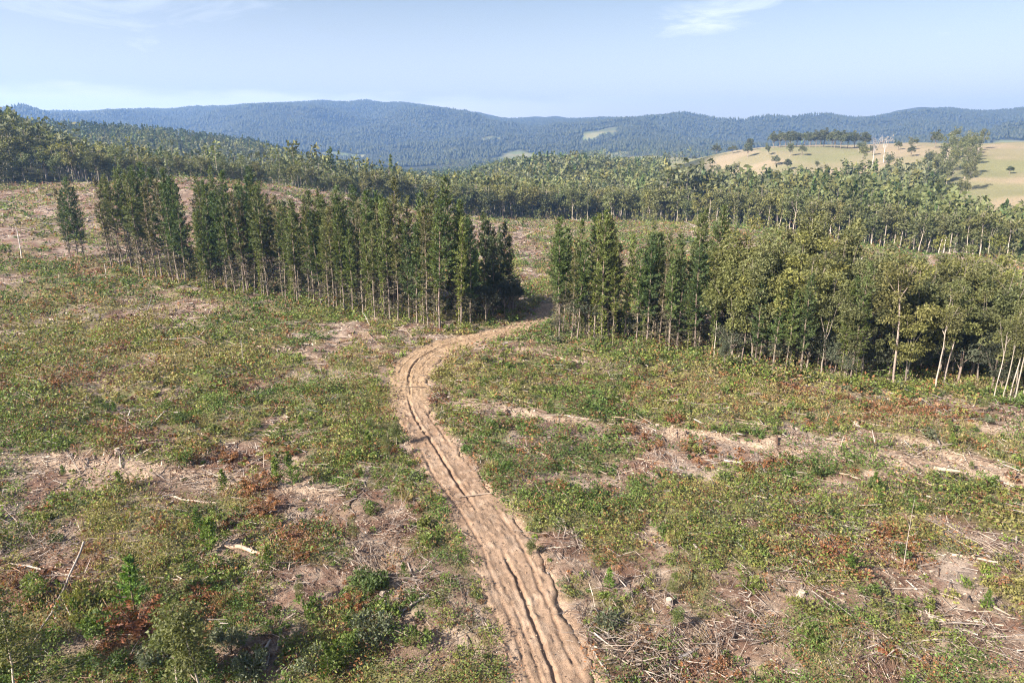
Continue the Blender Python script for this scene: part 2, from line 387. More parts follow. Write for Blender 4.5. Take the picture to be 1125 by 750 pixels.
mb.add(np.column_stack([XF, YF, ZF]), q=np.stack([i * na + j, (i + 1) * na + j, (i + 1) * na + j2, i * na + j2], -1).reshape(-1, 4)[:, ::-1], c=col)
c0 = np.arange(na); mb.add(np.vstack([np.column_stack([XF, YF, ZF])[:na], [0, 0, ZF[0]]]), t=np.stack([c0, (c0 + 1) % na, np.full(na, na)], -1), c=(.25, .18, .13))
put('ground', mb.mesh('ground', M_GROUND, True), 'structure')
print('terrain', len(XF), time.time() - T0)

# ------------------------------------------------------------------ dirt track with ruts
cross = np.arange(-4.2, 4.2001, .075)
tan = unit(np.gradient(TRK[:, :2], axis=0)); nor = np.column_stack([tan[:, 1], -tan[:, 0]])
TX = TRK[:, None, 0] + nor[:, None, 0] * cross; TY = TRK[:, None, 1] + nor[:, None, 1] * cross
S_, U_ = np.meshgrid(TS[:len(TRK)], cross, indexing='ij')
hw = TRK[:, 2][:, None]
wob = (fbm(S_ * 1.0, S_ * 0 + 3, 14, 2, 101) - .5) * .8
edge = hw + (fbm(S_, np.sign(U_) * 40, 2.4, 6, 103, .62) - .5) * 2.6
prof = np.zeros_like(U_); cz = np.zeros_like(U_)
def rut(pos, width, depth, wander, seed, lo=.0):
    global prof, cz
    p = pos + wob + (fbm(S_, S_ * 0 + seed, 9, 3, seed) - .5) * wander
    a = sstep(lo, lo + .25, fbm(S_, S_ * 0 + 9, 11, 2, seed + 3))
    p = p + (fbm(S_, U_ * .3 + seed, .7, 3, seed + 5) - .5) * .22
    d = np.exp(-((U_ - p) / width) ** 4) * a * (.55 + .9 * fbm(S_, U_, .9, 3, seed + 9))
    l = .6 * (np.exp(-((U_ - p - width * 2.1) / (width * .9)) ** 2) + np.exp(-((U_ - p + width * 2.1) / (width * .9)) ** 2)) * a
    prof = prof - depth * d + depth * .55 * l; cz = cz + d
rut(-.1, .14, .16, .6, 111, .25); rut(.28, .12, .11, .6, 113, .40); rut(-.85, .10, .06, .8, 115, .5); rut(1.4, .13, .07, .7, 117, .40); rut(-1.5, .12, .06, .7, 119, .48)
lug = np.sin(S_ * 2 * PI / .55 + 3 * np.sin(U_ * 3)) * .008 * np.clip(cz, 0, 1)
clod = np.clip(fbm(TX, TY, .38, 2, 137) - .62, 0, 1) * .5 + np.clip(fbm(TX, TY, .9, 2, 139) - .66, 0, 1) * .4
prof = prof + clod + lug + (fbm(TX, TY, .9, 4, 131) - .5) * .11 + (fbm(TX, TY, .25, 2, 133) - .5) * .06
berm = np.exp(-((np.abs(U_) - edge + .15) / .35) ** 2) * .09 * (fbm(S_, np.sign(U_) * 30, 1.5, 3, 135) + .2)
fall = sstep(-.35, 1.0, np.abs(U_) - edge)
TZ = base_height(TX, TY) + micro(TX, TY) * .15 + .02 + prof * (1 - fall) + berm - fall * .95
n1 = fbm(TX, TY, 3.0, 4, 141).ravel(); n2 = fbm(TX, TY, .6, 3, 143).ravel()
tc = np.tile((.250, .176, .124), (TX.size, 1)); tc = mixc(tc, (.19, .128, .088), sstep(.45, .65, n1) * .8); tc = mixc(tc, (.31, .235, .178), sstep(.5, .7, n2) * .6)
tc = mixc(tc, (.21, .135, .09), np.clip(cz.ravel(), 0, 1) * .55)
bend = sstep(70, 85, np.hypot(TX, TY)).ravel(); tc = mixc(tc, (.37, .265, .15), bend * .35)
tc = mixc(tc, (.20, .145, .105), sstep(-.5, .4, np.abs(U_) - edge + (fbm(TX, TY, .8, 3, 147) - .5) * 1.2).ravel() * .7)
mb = MB(); nr, na = TX.shape; i, j = np.meshgrid(np.arange(nr - 1), np.arange(na - 1), indexing='ij')
mb.add(np.stack([TX, TY, TZ], -1).reshape(-1, 3), q=np.stack([i * na + j, i * na + j + 1, (i + 1) * na + j + 1, (i + 1) * na + j], -1).reshape(-1, 4), c=tc)
me = mb.mesh('dirt_track', M_DIRT, True)
if me.polygons[0].normal.z < 0: me.flip_normals()
put('dirt_track', me, 'structure')
mb = MB(); n = 5200; k = rng.integers(0, len(TRK), n); u = rng.uniform(-2.9, 2.9, n); px_, py_ = TRK[k, 0] + nor[k, 0] * u + rng.normal(0, .1, n), TRK[k, 1] + nor[k, 1] * u + rng.normal(0, .1, n)
j = np.clip(((u + 4.2) / .075).astype(int), 0, TZ.shape[1] - 1); pz = TZ[k, j]; L = .05 * rng.lognormal(0, .5, n) * np.interp(np.hypot(px_, py_), [35, 110], [1, 2.2])
for q_ in range(2): cards(mb, np.stack([px_, py_, pz + L * .25], -1), unit(rng.normal(0, 1, (n, 3)) * [1, 1, .5]), L, L * .8, np.array([(.34, .27, .21), (.20, .13, .085), (.38, .29, .21), (.14, .10, .075)])[rng.integers(0, 4, n)])
put('track_gravel', mb.mesh('track_gravel', M_SLASH), 'stuff')

# ------------------------------------------------------------------ scrub and slash on the clearing (stuff)
GREENS = np.array([(.076, .122, .030), (.102, .152, .036), (.138, .180, .044), (.172, .182, .050), (.095, .118, .054), (.128, .178, .032), (.200, .186, .064)])
RUSTS = np.array([(.165, .075, .040), (.20, .095, .045), (.13, .070, .050), (.21, .125, .070), (.24, .11, .05)])
STRAWS = np.array([(.28, .235, .105), (.24, .22, .085), (.30, .23, .14)])
def sector(n, r0, r1, w=.86):
    r = np.sqrt(rng.uniform(r0 * r0, r1 * r1, n)); a = rng.uniform(-w, w, n)
    return np.sin(a) * r, np.cos(a) * r
def in_clear(x, y):
    px = 562.5 + FOC * np.tan(np.arctan2(x, y)) / cp
    return np.hypot(x, y) < fieldline_r(px) + 2
def scrub_band(mb, r0, r1, dens, nl, size, rad, hgt):
    x, y = sector(int(dens * .86 * (r1 * r1 - r0 * r0)), r0, r1); k = in_clear(x, y); x, y = x[k], y[k]
    td = track_dist(x, y); cv = cover(x, y, td); ru = blob(x, y, RUST_W)
    k = (rng.random(len(x)) < np.maximum(sstep(.18, .62, cv), .05 + .5 * ru)) & (td > .1 - .9 * fbm(x, y, 1.6, 2, 149)); x, y, cv, ru = x[k], y[k], cv[k], ru[k]
    z = height(x, y); n = len(x)
    ty = rng.random(n); rusty = (rng.random(n) < .11 + .62 * ru + .1 * sstep(.5, .65, fbm(x, y, 8, 3, 151))); straw = ~rusty & (rng.random(n) < .11 + .45 * sstep(.54, .66, fbm(x, y, 8, 3, 153)))
    pal = np.clip(3 + (fbm(x, y, 5, 3, 155) - .5) * 9 + (fbm(x, y, 17, 2, 157) - .5) * 14 + rng.normal(0, .9, n), 0, 6).astype(int)
    col = GREENS[pal].copy(); col[rusty] = RUSTS[rng.integers(0, 5, rusty.sum())]; col[straw] = STRAWS[rng.integers(0, 3, straw.sum())]
    col *= rng.uniform(.7, 1.35, n)[:, None]
    s = rng.lognormal(0, .42, n) * (.65 + .7 * cv); s = s * (.7 + .9 * sstep(.4, .66, fbm(x, y, 6, 2, 145))); R_ = rad * s; H_ = hgt * s * rng.uniform(.6, 1.4, n)
    a = rng.uniform(0, 2 * PI, (n, nl)); q = np.sqrt(rng.random((n, nl))); up = rng.random((n, nl)) ** .7
    top = np.sqrt(np.clip(1 - q * q * .9, 0, 1)) * up
    c = np.stack([x[:, None] + np.cos(a) * q * R_[:, None], y[:, None] + np.sin(a) * q * R_[:, None], z[:, None] + .03 + top * H_[:, None]], -1).reshape(-1, 3)
    d = np.stack([np.cos(a) * q, np.sin(a) * q, .55 - .5 * q], -1).reshape(-1, 3) + rng.normal(0, .45, (n * nl, 3))
    st_ = np.repeat(straw, nl); d[st_] = d[st_] * .35 + np.array([0, 0, .9])
    L = size * rng.uniform(.7, 1.5, n * nl); W = L * np.where(st_, .18, rng.uniform(.3, .6, n * nl))
    cards(mb, c, unit(d), L, W, np.repeat(col, nl, 0) * rng.uniform(.8, 1.2, n * nl)[:, None])
mb = MB()
scrub_band(mb, 25, 46, 3.6, 44, .15, .46, .62)
scrub_band(mb, 46, 62, 3.2, 34, .19, .5, .66)
scrub_band(mb, 62, 88, 2.3, 26, .25, .6, .75)
scrub_band(mb, 88, 130, 1.5, 18, .34, .75, .95)
scrub_band(mb, 130, 200, .8, 13, .48, .95, 1.1)
scrub_band(mb, 200, 400, .36, 9, .7, 1.3, 1.15)
put('low_scrub', mb.mesh('low_scrub', M_SCRUB), 'stuff')
print('scrub', mb.n // 4, time.time() - T0)

def slash_band(mb, r0, r1, dens, L0, r_):
    x, y = sector(int(dens * .86 * (r1 * r1 - r0 * r0)), r0, r1); k = in_clear(x, y); x, y = x[k], y[k]
    td = track_dist(x, y); st = strip_mask(x, y); cv = cover(x, y, td, st)
    heap = sstep(.55, .72, fbm(x, y, 5, 3, 161))
    k = (rng.random(len(x)) < .26 + .5 * heap * (1 - cv) + .85 * st + .55 * (1 - sstep(.1, .55, cv))) & (td > .15 - .9 * fbm(x, y, 1.6, 2, 159)); x, y, st, td, cv = x[k], y[k], st[k], td[k], cv[k]
    n = len(x); z = height(x, y, td) + cv * rng.uniform(0, .55, n); L = L0 * rng.lognormal(0, .55, n); a = rng.uniform(0, 2 * PI, n)
    grain = fbm(x, y, 9, 2, 163) * 7; along = rng.random(n) < .6; a = np.where(along, grain + rng.normal(0, .35, n), a)
    d = unit(np.stack([np.cos(a), np.sin(a), rng.normal(.06, .16, n)], -1))
    pal = np.array([(.34, .295, .26), (.28, .225, .18), (.17, .12, .095), (.23, .15, .105), (.42, .35, .29), (.12, .075, .055), (.23, .21, .20)])
    c = pal[rng.choice(7, n, p=(.22, .2, .16, .14, .08, .1, .1))] * rng.uniform(.75, 1.2, n)[:, None]
    c = np.where((rng.random(n) < st * .6)[:, None], np.array([.42, .33, .255]) * rng.uniform(.8, 1.15, n)[:, None], c)
    sticks(mb, np.stack([x, y, z + rng.uniform(.02, .16, n)], -1), d, L, r_ * rng.lognormal(0, .6, n), c)
    m = n * 3; jx, jy = np.repeat(x, 3) + rng.normal(0, .6, m), np.repeat(y, 3) + rng.normal(0, .6, m); tj = track_dist(jx, jy); k = tj > .05; jx, jy, tj = jx[k], jy[k], tj[k]; m = len(jx)
    dd = rdir(m); dd[:, 2] *= .3
    pc = np.array([(.40, .31, .24), (.17, .085, .055), (.30, .22, .165), (.48, .40, .33), (.13, .08, .06)])[rng.choice(5, m, p=(.3, .24, .22, .12, .12))]
    Lc = .10 * (r0 / 40) * rng.uniform(.7, 2.2, m)
    cards(mb, np.stack([jx, jy, height(jx, jy, tj) + .04], -1), unit(dd), Lc, Lc * .45, pc * rng.uniform(.75, 1.2, m)[:, None])
mb = MB()
slash_band(mb, 25, 48, 9.5, .6, .016); slash_band(mb, 48, 70, 6, .75, .021); slash_band(mb, 70, 105, 2.8, 1.1, .03); slash_band(mb, 105, 180, .9, 1.6, .045); slash_band(mb, 180, 390, .26, 2.4, .08)
HEAPS = [(690, 715, 2.6, 190), (650, 700, 1.8, 130), (760, 705, 2.4, 150), (735, 735, 2.2, 140), (640, 680, 1.5, 90), (482, 437, 2.2, 130), (330, 575, 2.2, 110), (400, 615, 2.4, 130), (455, 650, 2.2, 130), (370, 545, 2.2, 90), (300, 625, 1.8, 90), (40, 600, 2.6, 120), (90, 650, 2.2, 100),
         (880, 640, 2.6, 130), (930, 590, 2.6, 110), (830, 690, 2.6, 150), (1090, 610, 3, 130), (960, 715, 2.4, 120), (620, 600, 1.6, 70), (700, 655, 1.8, 90), (1010, 505, 3.4, 150), (900, 497, 3, 120), (230, 530, 2.4, 110), (60, 510, 3, 110), (440, 585, 2, 100), (530, 690, 1.2, 50), (1060, 690, 2.4, 110), (575, 620, 1.0, 50), (860, 555, 2.6, 90), (545, 452, 2.4, 80), (700, 470, 2.6, 80)]
for hx, hy, hr, hn in HEAPS:
    x0, y0 = hit(hx, hy); q = rng.normal(0, .5, (hn, 2)) * hr; x, y = x0 + q[:, 0] * 1.4, y0 + q[:, 1]; td = track_dist(x, y); k = td > .2; x, y, td, q = x[k], y[k], td[k], q[k]; n = len(x)
    an = rng.normal(rng.uniform(0, 3), .8, n) + PI * (rng.random(n) < .5); d = unit(np.stack([np.cos(an), np.sin(an), rng.normal(.05, .22, n)], -1)); L = rng.lognormal(.1, .5, n) * 1.1
    z = height(x, y, td) + rng.uniform(0, .55, n) * np.exp(-(q ** 2).sum(1) / hr ** 2 * 2)
    c = np.array([(.33, .285, .25), (.25, .205, .175), (.13, .095, .075), (.21, .14, .10), (.40, .335, .28), (.10, .06, .045)])[rng.choice(6, n, p=(.22, .22, .2, .14, .1, .12))] * rng.uniform(.75, 1.2, n)[:, None]
    for part_ in range(2):                       # two lengths at an angle, so a stick is bent rather than a ruler
        sticks(mb, np.stack([x, y, z + .05], -1), d, L * .5, (.03 if part_ == 0 else .02) * rng.lognormal(0, .4, n), c)
        x, y, z = x + d[:, 0] * L * .5, y + d[:, 1] * L * .5, z + d[:, 2] * L * .5; d = unit(d + rng.normal(0, .28, d.shape))
put('logging_slash', mb.mesh('logging_slash', M_SLASH), 'stuff')
print('slash', mb.n, time.time() - T0)

# ------------------------------------------------------------------ tree and plant models
def make_pine(h, cb, spread, dens, tone, seed, dead=26, low=0.0, card=(.42, .13), leafy=1.0):
    """slim plantation pine: bare stem with dead twigs below, narrow whorled crown above"""
    R = np.random.default_rng(seed)
    t = MB(); zz = np.linspace(-.4, h, 12); wx = np.cumsum(R.normal(0, .045, 12)); wy = np.cumsum(R.normal(0, .045, 12)); wx -= wx[0]; wy -= wy[0]
    rad = np.interp(zz / h, [-.1, 0, .04, .6, 1], [.22, .17, .135, .075, .015]) * h / 19
    pts = np.column_stack([wx, wy, zz]); tc = np.array([(.185, .150, .128)]) * R.uniform(.85, 1.15, (12, 1)) + np.linspace(0, 1, 12)[:, None] * np.array([(.04, .02, .0)])
    tube(t, pts, rad, 7, tc)
    def at(z): return np.array([np.interp(z, zz, wx), np.interp(z, zz, wy), z])
    DC, DD, DK = [], [], []
    for k in range(dead):
        z = R.uniform(.10 * h, cb * h + 1); a = R.uniform(0, 2 * PI); L = R.uniform(.5, 1.7); p = at(z)
        e = p + L * np.array([math.cos(a), math.sin(a), R.uniform(-.35, .2)])
        tube(t, [p, (p + e) / 2 + [0, 0, .06], e], [.028, .02, .008], 3, (.20, .165, .14))
        n = R.integers(4, 11); s = R.uniform(.25, 1, n)[:, None]; DC.append(p + (e - p) * s + R.normal(0, .1, (n, 3))); DD.append(unit((e - p) + R.normal(0, .7, (n, 3)))); DK.append(np.array([(.105, .098, .055)]) * R.uniform(.6, 1.3, (n, 1)))
    c = MB(); z = cb * h
    C, D, K = DC, DD, DK
    base = np.array(tone)
    while z < h - .15:
        f = (z - cb * h) / (h - cb * h)
        for _ in range(R.integers(3, 6) if R.random() < dens else 1):
            a = R.uniform(0, 2 * PI); L = (spread * (1 - f) ** .58 * min(1, .45 + 2.2 * f) * R.uniform(.5, 1.15) + .22); up = .1 + .75 * f + R.normal(0, .12)
            o = np.array([math.cos(a), math.sin(a), up]); o /= np.linalg.norm(o); p = at(z + R.uniform(-.15, .15)); e = p + o * L
            if L > .6: tube(t, [p, e], [.03, .012], 3, (.13, .10, .075))
            n = max(3, int(L / .15)); s = np.linspace(.22, 1, n); k = 3
            cc = (p + o * L * s[:, None]); cc = np.repeat(cc, k, 0) + R.normal(0, .11, (n * k, 3)); cc[:, 2] += np.repeat(s * s, k) * .12 * L
            dd = unit(o * 1.0 + R.normal(0, .55, (n * k, 3)) + [0, 0, .25])
            shade = base * R.uniform(.78, 1.2)
            C.append(cc); D.append(dd); K.append(shade * R.uniform(.75, 1.3, (n * k, 1)))
        z += R.uniform(.34, .56)
    m = int(10 * leafy); e = at(h)[None] + R.normal(0, .1, (m, 3)) - np.linspace(0, .9, m)[:, None] * [0, 0, 1]; C.append(e); D.append(unit(R.normal(0, .35, (m, 3)) + [0, 0, 1])); K.append(np.tile(base * 1.25, (m, 1)))
    if low:                                    # green shoots and ivy low on the stem of an edge tree
        n = int(420 * low); z = R.uniform(.02, cb + .06, n) * h; a = R.uniform(0, 2 * PI, n); q = R.uniform(.1, .95, n) * (1.15 - .5 * z / (cb * h + .1))
        lump = vnoise(z * .9, a, seed) > .38
        cc = np.stack([np.cos(a) * q, np.sin(a) * q, z], -1)[lump]; C.append(cc); D.append(unit(cc * [1, 1, 0] + R.normal(0, .6, cc.shape) + [0, 0, .5])); K.append(base * R.uniform(.9, 1.5, (len(cc), 1)) * [1.25, 1.18, .95])
    C, D, K = np.concatenate(C), np.concatenate(D), np.concatenate(K)
    cards(c, C, D, card[0] * R.uniform(.7, 1.3, len(C)), card[1] * R.uniform(.7, 1.4, len(C)), K, R)
    return t.mesh('pine_trunk', M_BARK, True), c.mesh('pine_crown', M_LEAF)

def leaf_lobe(C, D, K, R, p, rad, n, tone, flat=.7, droop=.25, light=1.0):
    d = rdir(n, R); q = R.uniform(.35, 1.0, n) ** .6
    cc = p + d * (q * rad)[:, None] * [1, 1, flat]
    C.append(cc); D.append(unit(d * .7 + R.normal(0, .55, (n, 3)) - [0, 0, droop])); K.append(np.asarray(tone) * light * R.uniform(.72, 1.3, (n, 1)))

def make_gum(h, spread, tone, seed, lobes=24, nleaf=110, card=(.34, .14), bark=(.42, .36, .30), fork=.42, crown_lo=.45, lobe_r=1.05, stems=1, limb_r=1.0, flat=.75, drop=.1):
    """eucalypt: pale stem forking into rising limbs, crown of separate leafy clumps with gaps between them"""
    R = np.random.default_rng(seed); t = MB(); C, D, K = [], [], []
    bark = np.array(bark)
    ends = []
    for s_ in range(stems):
        off = np.array([R.normal(0, .45), R.normal(0, .45), 0]) * (stems > 1); lean = R.normal(0, .05, 2)
        hf = h * fork * R.uniform(.85, 1.2); z = np.linspace(-.4, hf, 6)
        pts = np.column_stack([off[0] + lean[0] * z + R.normal(0, .05, 6), off[1] + lean[1] * z + R.normal(0, .05, 6), z])
        r0 = .0125 * h * limb_r / math.sqrt(stems); tube(t, pts, np.linspace(r0 * 1.15, r0 * .72, 6), 7, bark * R.uniform(.75, 1.2, (6, 1)))
        top = pts[-1]; nl = R.integers(3, 6)
        for k in range(nl):
            a = k / nl * 2 * PI + R.uniform(-.5, .5); L = (h - hf) * R.uniform(.6, .98); o = spread * R.uniform(.35, .95) * (1 if k else .15)
            e = top + np.array([math.cos(a) * o, math.sin(a) * o, L * (.97 if k == 0 else R.uniform(.6, .92))]); m1 = top * .5 + e * .5 + R.normal(0, .25, 3)
            q = np.array([top - [0, 0, .1], top * .72 + m1 * .28 + R.normal(0, .1, 3), m1, m1 * .4 + e * .6, e]); tube(t, q, np.linspace(r0 * .55, r0 * .1, 5), 5, bark * R.uniform(.8, 1.15, (5, 1)))
            ends += [e, m1 * .45 + e * .55]
            for b in range(R.integers(2, 4)):
                w = R.uniform(.15, .8); p = m1 * (1 - w) + e * w; a2 = a + R.normal(0, 1.0); o2 = R.uniform(.8, 1.9) * spread / 3
                e2 = p + np.array([math.cos(a2) * o2, math.sin(a2) * o2, R.uniform(.3, 1.5)]); tube(t, [p, (p + e2) / 2 + [0, 0, .15], e2], [r0 * .24, r0 * .15, r0 * .06], 4, bark * .9); ends.append(e2)
    ends = np.array(ends); idx = R.permutation(len(ends))
    for k in range(lobes):
        p = ends[idx[k % len(ends)]] + R.normal(0, .3 * lobe_r, 3) * (1 + (k >= len(ends)))
        p[2] -= R.random() ** 1.6 * drop * h
        p[2] = max(p[2], crown_lo * h); rad = lobe_r * R.uniform(.6, 1.25)
        leaf_lobe(C, D, K, R, p, rad, int(nleaf * rad * rad / lobe_r ** 2 * R.uniform(.7, 1.2)), np.array(tone) * R.uniform(.75, 1.25), flat)
    c = MB(); C, D, K = np.concatenate(C), np.concatenate(D), np.concatenate(K)
    cards(c, C, D, card[0] * R.uniform(.7, 1.4, len(C)), card[1] * R.uniform(.7, 1.3, len(C)), K, R)
    return t.mesh('gum_trunk', M_BARK, True), c.mesh('gum_crown', M_LEAF)

def make_round(h, w, tone, seed, n=3600, card=(.28, .13), bark=(.20, .16, .13), lo=.18):
    """wattle or blackwood: short stem, dense rounded crown built of many overlapping sprays"""
    R = np.random.default_rng(seed); t = MB(); C, D, K = [], [], []
    tube(t, [(0, 0, -.4), (.1, .05, h * .3), (.0, .15, h * .62)], [.02 * h, .014 * h, .006 * h], 6, bark)
    for k in range(5):
        a = k * 1.26 + R.uniform(-.4, .4); tube(t, [(.05, .05, h * R.uniform(.15, .35)), (math.cos(a) * w * .25, math.sin(a) * w * .25, h * .5), (math.cos(a) * w * .42, math.sin(a) * w * .42, h * R.uniform(.55, .75))], [.009 * h, .006 * h, .003 * h], 4, bark)
    m = 34
    for k in range(m):
        d = rdir(1, R)[0]; d[2] = abs(d[2]) * 1.0 - .35 * R.random(); q = R.uniform(.55, .92)
        p = np.array([d[0] * w * .5 * q, d[1] * w * .5 * q, h * (lo + (1 - lo) * (.42 + .5 * d[2] * q))])
        leaf_lobe(C, D, K, R, p, w * R.uniform(.11, .2), n // m, np.array(tone) * R.uniform(.72, 1.25), .7, .1)
    c = MB(); C, D, K = np.concatenate(C), np.concatenate(D), np.concatenate(K)
    cards(c, C, D, card[0] * R.uniform(.7, 1.4, len(C)), card[1] * R.uniform(.7, 1.3, len(C)), K, R)
    return t.mesh('wattle_trunk', M_BARK, True), c.mesh('wattle_crown', M_LEAF)

def make_shrub(kind, seed, n=260, w=.75, h=.8, L=.15):
    R = np.random.default_rng(seed); m = MB()
    tone = {'green': (.100, .142, .036), 'dark': (.075, .105, .034), 'lime': (.15, .165, .045), 'rust': (.20, .090, .042), 'straw': (.29, .24, .11), 'fern': (.115, .155, .04), 'grey': (.12, .135, .085)}[kind]
    for k in range(6):
        a = R.uniform(0, 2 * PI); o = R.uniform(.2, .6) * w
        tube(m, [(0, 0, -.08), (math.cos(a) * o * .5, math.sin(a) * o * .5, h * .45), (math.cos(a) * o, math.sin(a) * o, h * R.uniform(.6, .9))], [.018, .012, .005], 3, (.16, .11, .08))
    C, D, K = [], [], []
    if kind in ('fern', 'rust'):
        for k in range(15):
            a = R.uniform(0, 2 * PI); s = np.linspace(.1, 1, 12); o = w * R.uniform(.6, 1.1); z = h * (1.5 * s - .95 * s * s) * R.uniform(.7, 1.15)
            c = np.stack([np.cos(a) * o * s, np.sin(a) * o * s, z], -1)
            for sg in (-1, 1):
                side = np.array([-math.sin(a), math.cos(a), 0]) * sg
                C.append(c + side * (.10 * (1.2 - s))[:, None] * w); D.append(unit(np.tile(side, (12, 1)) + np.array([math.cos(a), math.sin(a), -.2]) * .5 + R.normal(0, .2, (12, 3)))); K.append(np.array(tone) * R.uniform(.7, 1.25, (12, 1)))
        C, D, K = np.concatenate(C), np.concatenate(D), np.concatenate(K); Ls = L * 1.25 * w * R.uniform(.8, 1.3, len(C)); Ws = Ls * .36
    elif kind == 'straw':
        n = n // 2; a = R.uniform(0, 2 * PI, n); q = R.random(n) ** .5 * w * .55; C = np.stack([np.cos(a) * q, np.sin(a) * q, R.uniform(.15, .5, n) * h], -1); D = unit(np.stack([np.cos(a) * .5, np.sin(a) * .5, np.ones(n)], -1) + R.normal(0, .25, (n, 3)))
        K = np.array(tone) * R.uniform(.7, 1.25, (n, 1)); Ls = h * R.uniform(.5, 1.0, n); Ws = Ls * .06
    else:
        for k in range(9):
            a = R.uniform(0, 2 * PI); q = R.random() ** .5 * w * .6; leaf_lobe(C, D, K, R, np.array([math.cos(a) * q, math.sin(a) * q, h * R.uniform(.3, .78)]), w * R.uniform(.22, .4), n // 9, np.array(tone) * R.uniform(.75, 1.25), .85, -.25)
        C, D, K = np.concatenate(C), np.concatenate(D), np.concatenate(K); C[:, 2] = np.maximum(C[:, 2], .03); Ls = L * R.uniform(.7, 1.4, len(C)); Ws = Ls * .5
    cards(m, C, D, Ls, Ws, K, R); return m.mesh(kind + '_shrub', M_LEAF)

def make_sapling(h, tone, seed, kind='gum'):
    R = np.random.default_rng(seed); t = MB(); C, D, K = [], [], []
    if kind == 'gum':
        z = np.linspace(-.2, h * .92, 7); bend = R.normal(0, .06, 2); pts = np.column_stack([bend[0] * z + np.cumsum(R.normal(0, .05, 7)), bend[1] * z + np.cumsum(R.normal(0, .05, 7)), z])
        tube(t, pts, np.linspace(.05, .012, 7) * h / 5, 6, (.44, .37, .30))
        for k in range(int(9 + h)):
            zz = h * R.uniform(.3, 1.0); p = np.array([np.interp(zz, z, pts[:, 0]), np.interp(zz, z, pts[:, 1]), zz]); a = R.uniform(0, 2 * PI); o = (h - zz * .75) * .2 * R.uniform(.3, 1) + .1
            e = p + [math.cos(a) * o, math.sin(a) * o, .25]; tube(t, [p, e], [.014, .006], 3, (.33, .26, .2)); leaf_lobe(C, D, K, R, e, .11 * h * R.uniform(.6, 1.1) + .16, 150, np.array(tone) * R.uniform(.8, 1.2), .9)
        ca = (.16, .085)
    else:
        tube(t, [(0, 0, -.15), (R.normal(0, .05), R.normal(0, .05), h)], [.05, .01], 5, (.2, .14, .1)); z = .12 * h
        while z < h:
            for k in range(5):
                a = R.uniform(0, 2 * PI); L = .34 * (h - z) * R.uniform(.7, 1.1) + .15; o = unit(np.array([[math.cos(a), math.sin(a), .7]]))[0]; n = 10; s = np.linspace(.15, 1, n); c = np.array([0, 0, z]) + o * L * s[:, None]
                c = np.repeat(c, 2, 0) + R.normal(0, .04, (2 * n, 3)); C.append(c); D.append(unit(o + R.normal(0, .5, (2 * n, 3)) + [0, 0, .4])); K.append(np.array(tone) * R.uniform(.75, 1.25, (2 * n, 1)))
            z += .26
        ca = (.22, .07)
    c = MB(); C, D, K = np.concatenate(C), np.concatenate(D), np.concatenate(K); cards(c, C, D, ca[0] * R.uniform(.7, 1.3, len(C)), ca[1] * R.uniform(.7, 1.3, len(C)), K, R)
    return t.mesh('sapling_trunk', M_BARK, True), c.mesh('sapling_crown', M_LEAF)

PG = (.078, .110, .036)
PINES = [make_pine(19, .34, 2.3, .95, PG, 201, 34), make_pine(19, .40, 1.9, .9, (.094, .116, .040), 202, 36), make_pine(19, .28, 2.6, .95, (.066, .100, .036), 203, 30),
         make_pine(19, .46, 1.7, .85, (.112, .122, .046), 204, 44), make_pine(19, .37, 2.1, .95, (.086, .122, .036), 205, 34)]
PINE_LOW = [make_pine(19, .34, 1.8, .95, (.108, .136, .036), 211, 20, 1.4), make_pine(19, .30, 1.9, 1, (.098, .126, .036), 212, 20, 1.6)]
PINE_THIN = [make_pine(19, .38, 1.4, .5, (.118, .108, .056), 221, 56), make_pine(19, .5, 1.3, .55, (.105, .100, .05), 222, 60)]
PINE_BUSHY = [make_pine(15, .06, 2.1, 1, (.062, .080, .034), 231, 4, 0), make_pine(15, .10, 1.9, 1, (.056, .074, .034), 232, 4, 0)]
GK = dict(bark=(.20, .17, .14), limb_r=.62, drop=.36, nleaf=150, card=(.36, .16))
GUMS = [make_gum(16, 3.2, (.140, .144, .052), 301, lobes=36, fork=.32, crown_lo=.3, **GK), make_gum(16, 2.9, (.120, .128, .054), 302, fork=.36, lobes=34, crown_lo=.34, **GK), make_gum(16, 3.6, (.162, .164, .054), 303, lobes=42, fork=.3, crown_lo=.28, **GK), make_gum(16, 2.6, (.108, .118, .050), 304, fork=.26, lobes=40, crown_lo=.16, **GK), make_gum(16, 3.1, (.176, .176, .054), 305, lobes=44, fork=.28, crown_lo=.22, **GK)]
GUM_SLIM = [make_gum(17, 2.0, (.110, .118, .045), 311, lobes=20, fork=.55, crown_lo=.42, bark=(.34, .29, .25), limb_r=.55, drop=.2), make_gum(17, 1.9, (.12, .125, .05), 312, lobes=19, fork=.5, crown_lo=.4, bark=(.30, .26, .22), limb_r=.55, drop=.2)]
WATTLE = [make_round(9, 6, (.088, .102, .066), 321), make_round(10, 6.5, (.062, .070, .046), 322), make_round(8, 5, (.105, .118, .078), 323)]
FAR = dict(nleaf=42, card=(.95, .5), lobe_r=1.9, limb_r=.7, drop=.3)
FGUM = [make_gum(22, 4.4, (.140, .142, .052), 401, lobes=30, bark=(.27, .23, .19), fork=.36, crown_lo=.3, **FAR), make_gum(22, 4.0, (.155, .150, .052), 402, lobes=28, fork=.32, crown_lo=.26, **FAR), make_gum(22, 5.0, (.128, .136, .056), 403, lobes=34, crown_lo=.22, fork=.3, **FAR),
        make_gum(22, 3.4, (.115, .130, .054), 404, lobes=26, fork=.42, crown_lo=.36, bark=(.38, .33, .28), **FAR), make_gum(22, 4.2, (.100, .116, .050), 405, lobes=36, crown_lo=.12, fork=.25, **FAR)]
